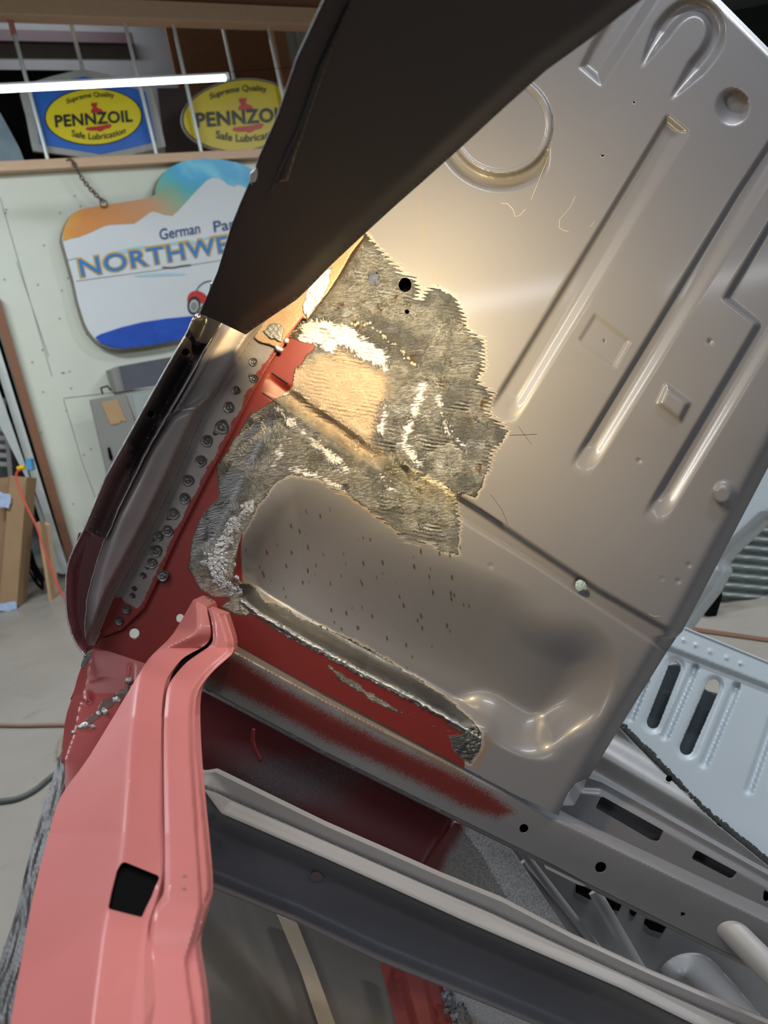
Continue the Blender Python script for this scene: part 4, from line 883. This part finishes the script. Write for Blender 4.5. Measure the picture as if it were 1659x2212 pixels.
quad_text('lettering', 'Parts', (463, 501), (533, 489), (460, 477), .0735, MNV, ns, bold=.008)
cp = [(405, 668), (404, 640), (412, 628), (430, 626), (446, 640), (450, 660), (470, 668), (560, 650), (560, 668), (470, 690), (420, 688)]
decal('painted_car_fender', smooth_poly([(406, 660), (404, 642), (412, 630), (428, 627), (445, 636), (455, 652), (540, 640), (540, 660), (460, 668), (425, 650)], 1), .072, MRD, ns, .001)
decal('painted_tyre', circ(419, 660, 14, 20, 24, .1), .0725, MK, ns, .001); decal('painted_whitewall', circ(419, 661, 10, 14, 24, .1), .0728, simple('painted_pale_grey', (.5, .52, .52), .4), ns, .001); decal('painted_hub', circ(419, 662, 7, 10, 20, .1), .0732, simple('painted_mid_grey', (.25, .26, .27), .4), ns, .001)
build('painted_roof_line', tube([wp(x, y, .073) for x, y in ((424, 628), (430, 618), (440, 610), (456, 606))], .003), MK, ns)
for pts in ([(145, 562), (165, 557), (165, 558), (145, 563)],): decal('board_joint', pts, .071, MEDGE, ns, .001)
build('board_joint', tube([wp(x, y, .0705) for x, y in ((165, 607), (330, 585), (480, 562))], .0014), MEDGE, ns); build('crack', tube([wp(x, y, .0765) for x, y in ((350, 577), (372, 578), (394, 574), (412, 572))], .003), MK, ns)
chn = Mesh(); a = np.array([155, 345.]); b = np.array([223, 436.])
cpts = [wp(*(a+(b-a)*t+np.array([5, -4])*math.sin(math.pi*t)*-1), .08) for t in np.linspace(0, 1, 15)]
def ring_link(c, d, nrm, L, Wd, r, me):
    s = np.cross(d, nrm); pts = [c+d*L*math.cos(t)+s*Wd*math.sin(t) for t in np.linspace(0, 2*math.pi, 13)]; tube(pts, r, me, 6)
ch = thing('sign_chain', 'rusty chain running from the pine beam down to the hanging sign', 'chain', tuple(cpts[0]))
for i in range(14):
    d = cpts[i+1]-cpts[i]; L = np.linalg.norm(d); d /= L; s = np.cross(d, WN); me = Mesh()
    ring_link((cpts[i]+cpts[i+1])/2, d, WN if i % 2 else s, L*.68, .011, .0042, me)
    build('chain_link', me, simple('rusty_chain', (.14, .10, .08), .6) if i == 0 else bpy.data.materials['rusty_chain'], ch)
me = Mesh(); ring_link(wp(224, 440, .08), ZZ, WN, .022, .022, .0045, me); build('ring', me, bpy.data.materials['rusty_chain'], ch)
me = tube([wp(140, 350, .06), wp(150, 344, .07), wp(158, 348, .08)], .008); build('hook', me, bpy.data.materials['rusty_chain'], ch)
area('loft_fill', tuple(wall_xz(.9, 4.25, -.55)), tuple(wall_xz(.9, 2.5, -.9)), 1.2, .1, 16, LED)  # unseen area light, added to brighten the loft
# --- LED tube
lt = thing('tube_light', 'bright white LED tube light hanging in front of the shelf signs', 'light', tuple(wp(245, 180, .9)))
A = wp(-160, 202, .9); B = wp(486, 169, .9); d = (B-A)/np.linalg.norm(B-A)
build('glowing_tube', tube([A, B], .013, seg=16), emis('led_glow', (.92, 1, 1), 9.), lt)
dn = np.cross(d, WN); dn = dn/np.linalg.norm(dn)*(-1 if np.cross(d, WN)[2] < 0 else 1)
build('housing', boxm((A+B)/2+dn*.018, (B-A)*1.01, WN*.04, dn*.010), simple('light_housing', (.4, .4, .4), .5), lt, smooth=False)
build('end_cap', boxm(B+dn*.006+d*.01, d*.02, WN*.04, dn*.034), simple('white_end_cap', (.6, .6, .6), .5), lt, smooth=False)
build('suspension_wire', tube([B+dn*.03, wp(640, 145, .5)], .0016), MBLACK, lt)
# --- machine and box on the wall
mc = thing('metal_cabinet', 'grey metal cabinet against the white wall with a tan paper patch', 'cabinet', tuple(wp(300, 1020, .1)))
def wbox(name, pts, off0, th, mat, parent, **k): return build(name, prism([wp(x, y, off0) for x, y in pts], -WN*th), mat, parent, smooth=False, **k)
MCAB = simple('dusty_grey_cabinet', (.26, .26, .24), .6, var=.12, vs=6)
wbox('cabinet_side', [(195, 864), (270, 850), (290, 905), (320, 1060), (235, 1075), (231, 1020)], .34, .05, MCAB, mc)
wbox('cabinet_body', [(270, 850), (420, 825), (440, 1040), (318, 1060), (292, 905)], .33, .32, simple('grey_cabinet_front', (.33, .34, .32), .55), mc)
wbox('glass_panel', [(286, 853), (400, 835), (410, 880), (296, 900)], .335, .004, simple('pale_green_panel', (.36, .42, .40), .3), mc)
wbox('paper_patch', [(219, 870), (253, 862), (273, 909), (268, 911), (262, 908), (258, 914), (239, 918)], .345, .003, simple('tan_paper', (.46, .30, .15), .7), mc)
wbox('vent_slot', [(232, 968), (237, 965), (244, 988), (242, 998), (236, 990)], .345, .003, MBLACK, mc)
build('latch', tube([wp(x, y, .34) for x, y in ((222, 852), (218, 838), (232, 834), (240, 844))], .006), MBLACK, mc)
bx = thing('duct_box', 'dark blue-grey box mounted above the grey cabinet', 'box', tuple(wp(300, 845, .1)))
wbox('box_face', [(258, 791), (420, 762), (420, 822), (270, 843)], .26, .02, simple('dark_blue_grey_face', (.09, .10, .125), .5), bx)
wbox('box_side', [(239, 799), (258, 791), (270, 843), (253, 847)], .24, .22, MCAB, bx)
# --- left edge items
build('brown_stud', prism([wp(x, y, .06) for x, y in ((-22, 640), (-2, 640), (170, 1226), (152, 1232))], -WN*.05), mat_wood('rust_brown_stud', (.20, .085, .045), (.28, .13, .07)), smooth=False, label='rust-brown post along the left end of the white wall', cat='post')
for i, (pts, off, w) in enumerate([([(-40, 690), (-20, 690), (150, 1238), (136, 1240), (60, 1010)], .10, 'white-edged plank nearest the brown post'), ([(-70, 700), (-30, 760), (136, 1240), (122, 1236), (60, 1040), (-70, 780)], .2, 'white plank leaning left of the brown post, second from it')]):
    build('white_plank', prism([wp(x, y, off) for x, y in pts], -WN*.03), simple('white_plank_paint', (.58-.1*i, .62-.1*i, .60-.1*i), .5), smooth=False, label=w, cat='plank', group='planks by the white wall')
struct('wall_side', boxm(wall_xz(-1.6, 1.3, -.9), WX*3.0, WN*.1, ZZ*2.6), simple('dim_grey_wall', (.16, .16, .16), .7))
sh = thing('storage_rack', 'grey storage rack of stacked metal at the left edge', 'rack', tuple(wp(0, 1000, -.3)))
for k in range(7):
    y = 885+k*19; wbox('slat', [(-60, y-6), (14+k*2, y), (16+k*2, y+9), (-60, y+6)], -.25, .2, MGALV, sh)
wbox('post', [(4, 860), (12, 860), (30, 1060), (20, 1060)], -.2, .05, MPRIMR, sh)
def at_floor(px, py, d0): return float((fl(px, py)-CAM)@FW)
dcb = at_floor(20, 1312, 0)
cb = thing('cardboard_box', 'flat tan cardboard box standing on the floor at the left edge with blue tape', 'box', tuple(fl(15, 1312)))
def dbox(name, pts, d, th, mat, parent=None, **k): return build(name, prism([P(x, y, dd) for x, y, dd in [(a[0], a[1], a[2] if len(a) > 2 else d) for a in pts]], FW*th), mat, parent, smooth=False, **k)
dbox('front_panel', [(21, 1027), (58, 1031), (36, 1310), (-2, 1306)], dcb-.05, .12, MCARD, cb)
dbox('side_panel', [(-60, 1040), (20, 1030), (-2, 1306), (-60, 1300)], dcb+.02, .08, simple('cardboard_shade', (.30, .185, .10), .8), cb)
MTAPE = simple('blue_white_tape', (.42, .52, .75), .4, var=.4, vs=25)
dbox('tape', rough_poly([(-10, 1060), (20, 1068), (24, 1080), (18, 1098), (-10, 1092)], 1), dcb-.07, .01, MTAPE, cb)
dbox('tape', rough_poly([(-10, 1304), (34, 1300), (36, 1316), (10, 1320), (-10, 1318)], 1), dcb-.07, .01, MTAPE, cb)
d2 = at_floor(110, 1298, 0); dc_ = dcb-.14
dbox('wood_board', [(79, 1128), (86, 1126), (112, 1298), (106, 1300)], d2, .06, mat_wood('light_board', (.42, .27, .14), (.50, .33, .18)), label='narrow wooden board leaning beside the cardboard, left one of the pair', cat='board', group='narrow leaning boards')
dbox('wood_board', [(86, 1127), (100, 1134), (120, 1299), (112, 1300)], d2+.08, .06, MWOOD, label='narrow wooden board leaning beside the cardboard, right one of the pair', cat='board', group='narrow leaning boards')
build('orange_cord', tube(catmull([P(x, y, dc_) for x, y in ((45, 1014), (36, 1022), (38, 1045), (58, 1095), (80, 1140), (100, 1200), (125, 1265), (140, 1290), (160, 1310))], 6), .007, seg=8), simple('orange_cord', (.60, .09, .05), .5), label='orange-red extension cord dangling beside the cardboard box', cat='cord')
pl = thing('yellow_plug', 'yellow plug of the orange cord at the blue outlet', 'plug', tuple(P(48, 1010, dc_)))
build('plug_body', tube([P(38, 1012, dc_), P(54, 1009, dc_)], [.012, .016], seg=12), simple('yellow_plastic', (.8, .50, .02), .4), pl)
build('outlet_box', prism([P(x, y, d2+.03) for x, y in ((54, 992), (66, 990), (70, 1014), (57, 1016))], FW*.04), simple('blue_outlet', (.08, .30, .55), .4), smooth=False, label='small blue outlet box behind the yellow plug', cat='outlet')
cbm = Mesh()
for k in range(9):
    p0 = [P(48+k*2, 1165+k*3, d2+.15), P(62+rng.normal(0, 5), 1185+k*4, d2+.12), P(80+rng.normal(0, 4), 1220+k*5, d2+.12), P(94, 1250+k*3, d2+.14)]; tube(catmull(p0, 5), .006, cbm, 6)
build('cable_tangle', cbm, MBLACK, label='tangle of black cables behind the narrow leaning boards', cat='cables', kind='stuff')
# --- hoses on the floor
def hose(pts, r, mat, label):
    build('air_hose', tube(catmull([fl(x, y, r) for x, y in pts], 8), r, seg=12), mat, label=label, cat='hose')
hose([(-80, 1564), (40, 1567), (100, 1566), (180, 1564), (300, 1555)], .0085, simple('dusty_pink_hose', (.27, .17, .13), .6), 'brownish hose lying straight across the concrete floor at the left')
hose([(-80, 1738), (0, 1731), (40, 1724), (76, 1706), (108, 1680), (150, 1650)], .009, simple('dark_grey_hose', (.085, .09, .085), .6), 'dark grey hose curving over the concrete floor at the left')
hose([(128, 1640), (131, 1610), (140, 1590), (170, 1575)], .009, simple('tan_hose', (.25, .22, .15), .6), 'short curl of tan hose beside the red sill')

# --- pale blue-grey shell at the right
sh2 = thing('body_shell', 'pale blue-grey primed body shell with slotted panel standing at the right', 'car body', tuple(P(1560, 1600, 1.35)))
BP = plane((1340, 1570, 1.22), (1480, 1358, 1.32), (1659, 1700, 1.22))
grv = [((1501, 1442), (1436, 1592), 9), ((1590, 1483), (1520, 1651), 10), ((1668, 1560), (1617, 1708), 10), ((1395, 1470), (1362, 1553), 7)]
def bpd(x, y):
    D = BP(x, y)
    for a, b, w in grv: D = D+.012*ss(w+2, 2, dline(x, y, [a, b]))
    for a, b in (((1457, 1440), (1410, 1562)), ((1541, 1482), (1484, 1618))): D = D+.006*ss(26, 14, dline(x, y, [a, b]))
    D = D+.010*ss(-6, 8, (y-1395)*.93-(x-1490)*.36-20)
    for cx, cy in ((1478, 1383), (1504, 1393), (1535, 1407), (1571, 1420), (1601, 1433)): D = D-.004*ss(7, 1, np.hypot(x-cx, y-cy))
    return D
def stad(a, b, r, n=14):
    a = np.array(a, float); b = np.array(b, float); t = math.atan2(*(b-a)[::-1]); out = []
    for i in range(n): an = t-math.pi/2+math.pi*i/(n-1); out.append((b[0]+r*math.cos(an), b[1]+r*math.sin(an)))
    for i in range(n): an = t+math.pi/2+math.pi*i/(n-1); out.append((a[0]+r*math.cos(an), a[1]+r*math.sin(an)))
    return out
S1, S2 = stad((1457, 1443), (1411, 1560), 14), stad((1541, 1482), (1483, 1616), 15)
pp = [(1440, 1350), (1478, 1357), (1520, 1374), (1659, 1431), (1780, 1480), (1780, 1980), (1659, 1868), (1542, 1772), (1435, 1667), (1337, 1569), (1300, 1540), (1380, 1400)]
build('slotted_panel', sheet(pp, bpd, [S1, S2], 4), MBLUEG, sh2, thick=.003, label='pale panel with two long slots and pressed grooves')
build('top_flange', tube([P(x, y, float(BP(x, y))) for x, y in ((1478, 1357), (1520, 1374), (1659, 1431), (1780, 1480))], .0025), MBLUEG, sh2)
build('slot_dark_backing', sheet([(1380, 1450), (1480, 1430), (1525, 1492), (1560, 1500), (1520, 1700), (1380, 1600)], lambda x, y: BP(x, y)+.07, (), 8), simple('painted_slot_shade', (.05, .06, .07), .5), sh2, thick=.003)  # dark sheet added behind the slots to paint their shade
me = Mesh()
L = resample([(1337, 1569, 0), (1435, 1667, 0), (1542, 1772, 0), (1655, 1866, 0)], 90)
for i, a in enumerate(L):
    lump(a[0]+3+rng.normal(0, 1), a[1]-3+rng.normal(0, 1), float(BP(a[0], a[1]))-.001, 5+2*math.sin(i*.1)+2.5*rng.random(), me, .25, i)
build('seam_sealer', me, simple('dark_seam_sealer', (.07, .08, .075), .7), sh2, label='ragged dark sealer along the lower edge')
build('steel_skin', sheet([(1335, 1565), (1337, 1572), (1435, 1670), (1542, 1776), (1655, 1868), (1780, 1960), (1780, 1960), (1659, 1900), (1480, 1810), (1255, 1690), (1300, 1600)], lambda x, y: 1.02+.00035*(1900-y)+.008*np.sin(((y-1570)*.86-(x-1337)*.50)*.07), (), 5), MSTEEL, sh2, thick=.002, label='streaky bare steel skin below the slotted panel')
for x, y in ((1445, 1682), (1550, 1786)): build('dark_notch', lump(x, y, 1.09, 7, Mesh(), .3), MBLACK, sh2)
lobe = [(1440, 1420), (1462, 1370), (1560, 1190), (1659, 1000), (1760, 900), (1760, 1060), (1700, 1100), (1659, 1136), (1628, 1165), (1599, 1192), (1578, 1217), (1583, 1235), (1571, 1255), (1558, 1280), (1544, 1298), (1524, 1323), (1497, 1359), (1470, 1400)]
def lobed(x, y): return 1.60+.03*ss(14, 0, dline(x, y, lobe[7:-1]))-.03*ss(20, 34, dline(x, y, lobe[7:-1]))
build('wheel_arch', sheet(lobe, lobed, [circ(1634, 1166, 3, n=10), circ(1622, 1192, 3, n=10), circ(1600, 1199, 3, n=10), circ(1573, 1238, 3, n=10), circ(1572, 1256, 3, n=10), circ(1555, 1280, 3, n=10)], 4), MBLUEG, sh2, thick=.004, label='curved pale wheel arch edge with small holes')
dbb = at_floor(1535, 1328, 0)
build('black_block', prism([P(x, y, dbb-.02) for x, y in ((1520, 1318), (1532, 1295), (1560, 1268), (1560, 1290), (1548, 1330), (1524, 1328))], FW*.06), MBLACK, smooth=False, label='black block on the floor behind the pale wheel arch', cat='block')
dcr = at_floor(1620, 1306, 0)+.05
def crd(x, y): return dcr+.02*np.sin(((y-1100)-(x-1560)*.09)*2*math.pi/21.)
build('corrugated_sheet', sheet([(1540, 1292), (1560, 1180), (1760, 1020), (1760, 1325), (1659, 1312)], crd, (), 3.5, box=.05), MGALV, label='galvanised corrugated panel standing on the floor behind the pale wheel arch', cat='sheet metal')
build('floor_strip', prism([fl(x, y, .006) for x, y in ((1480, 1352), (1760, 1392), (1760, 1399), (1480, 1360))], -ZZ*.005), simple('rusty_floor_strip', (.16, .08, .05), .7), smooth=False, label='rusty brown strip lying on the floor at the right edge', cat='strip')

# ================================================================= work lamp behind the dark panel
wlamp = thing('work_lamp', 'warm work lamp held behind the dark panel, lighting the bare steel', 'lamp', tuple(P(840, 330, .56)))
lp = P(850, 338, .575); tg = P(870, 780, .86)
l = bpy.data.lights.new('lamp_bulb', 'AREA'); l.shape = 'DISK'; l.size = .05; l.energy = 4.3; l.color = (1, .75, .36)
lo = bpy.data.objects.new('lamp_bulb', l); COL.objects.link(lo); lo.parent = wlamp; lo.location = Vector(lp)-wlamp.location
lo.rotation_euler = (Vector(tg)-Vector(lp)).to_track_quat('-Z', 'Y').to_euler()
dirn = (tg-lp)/np.linalg.norm(tg-lp)
build('lamp_head', tube([lp-dirn*.003, lp-dirn*.012, lp-dirn*.02], [.030, .028, .016], seg=20), MBLACK, wlamp)
build('handle', tube([lp-dirn*.012+RT*.02, lp-dirn*.012+RT*.02+UP*.11], .008, seg=14), MBLACK, wlamp)
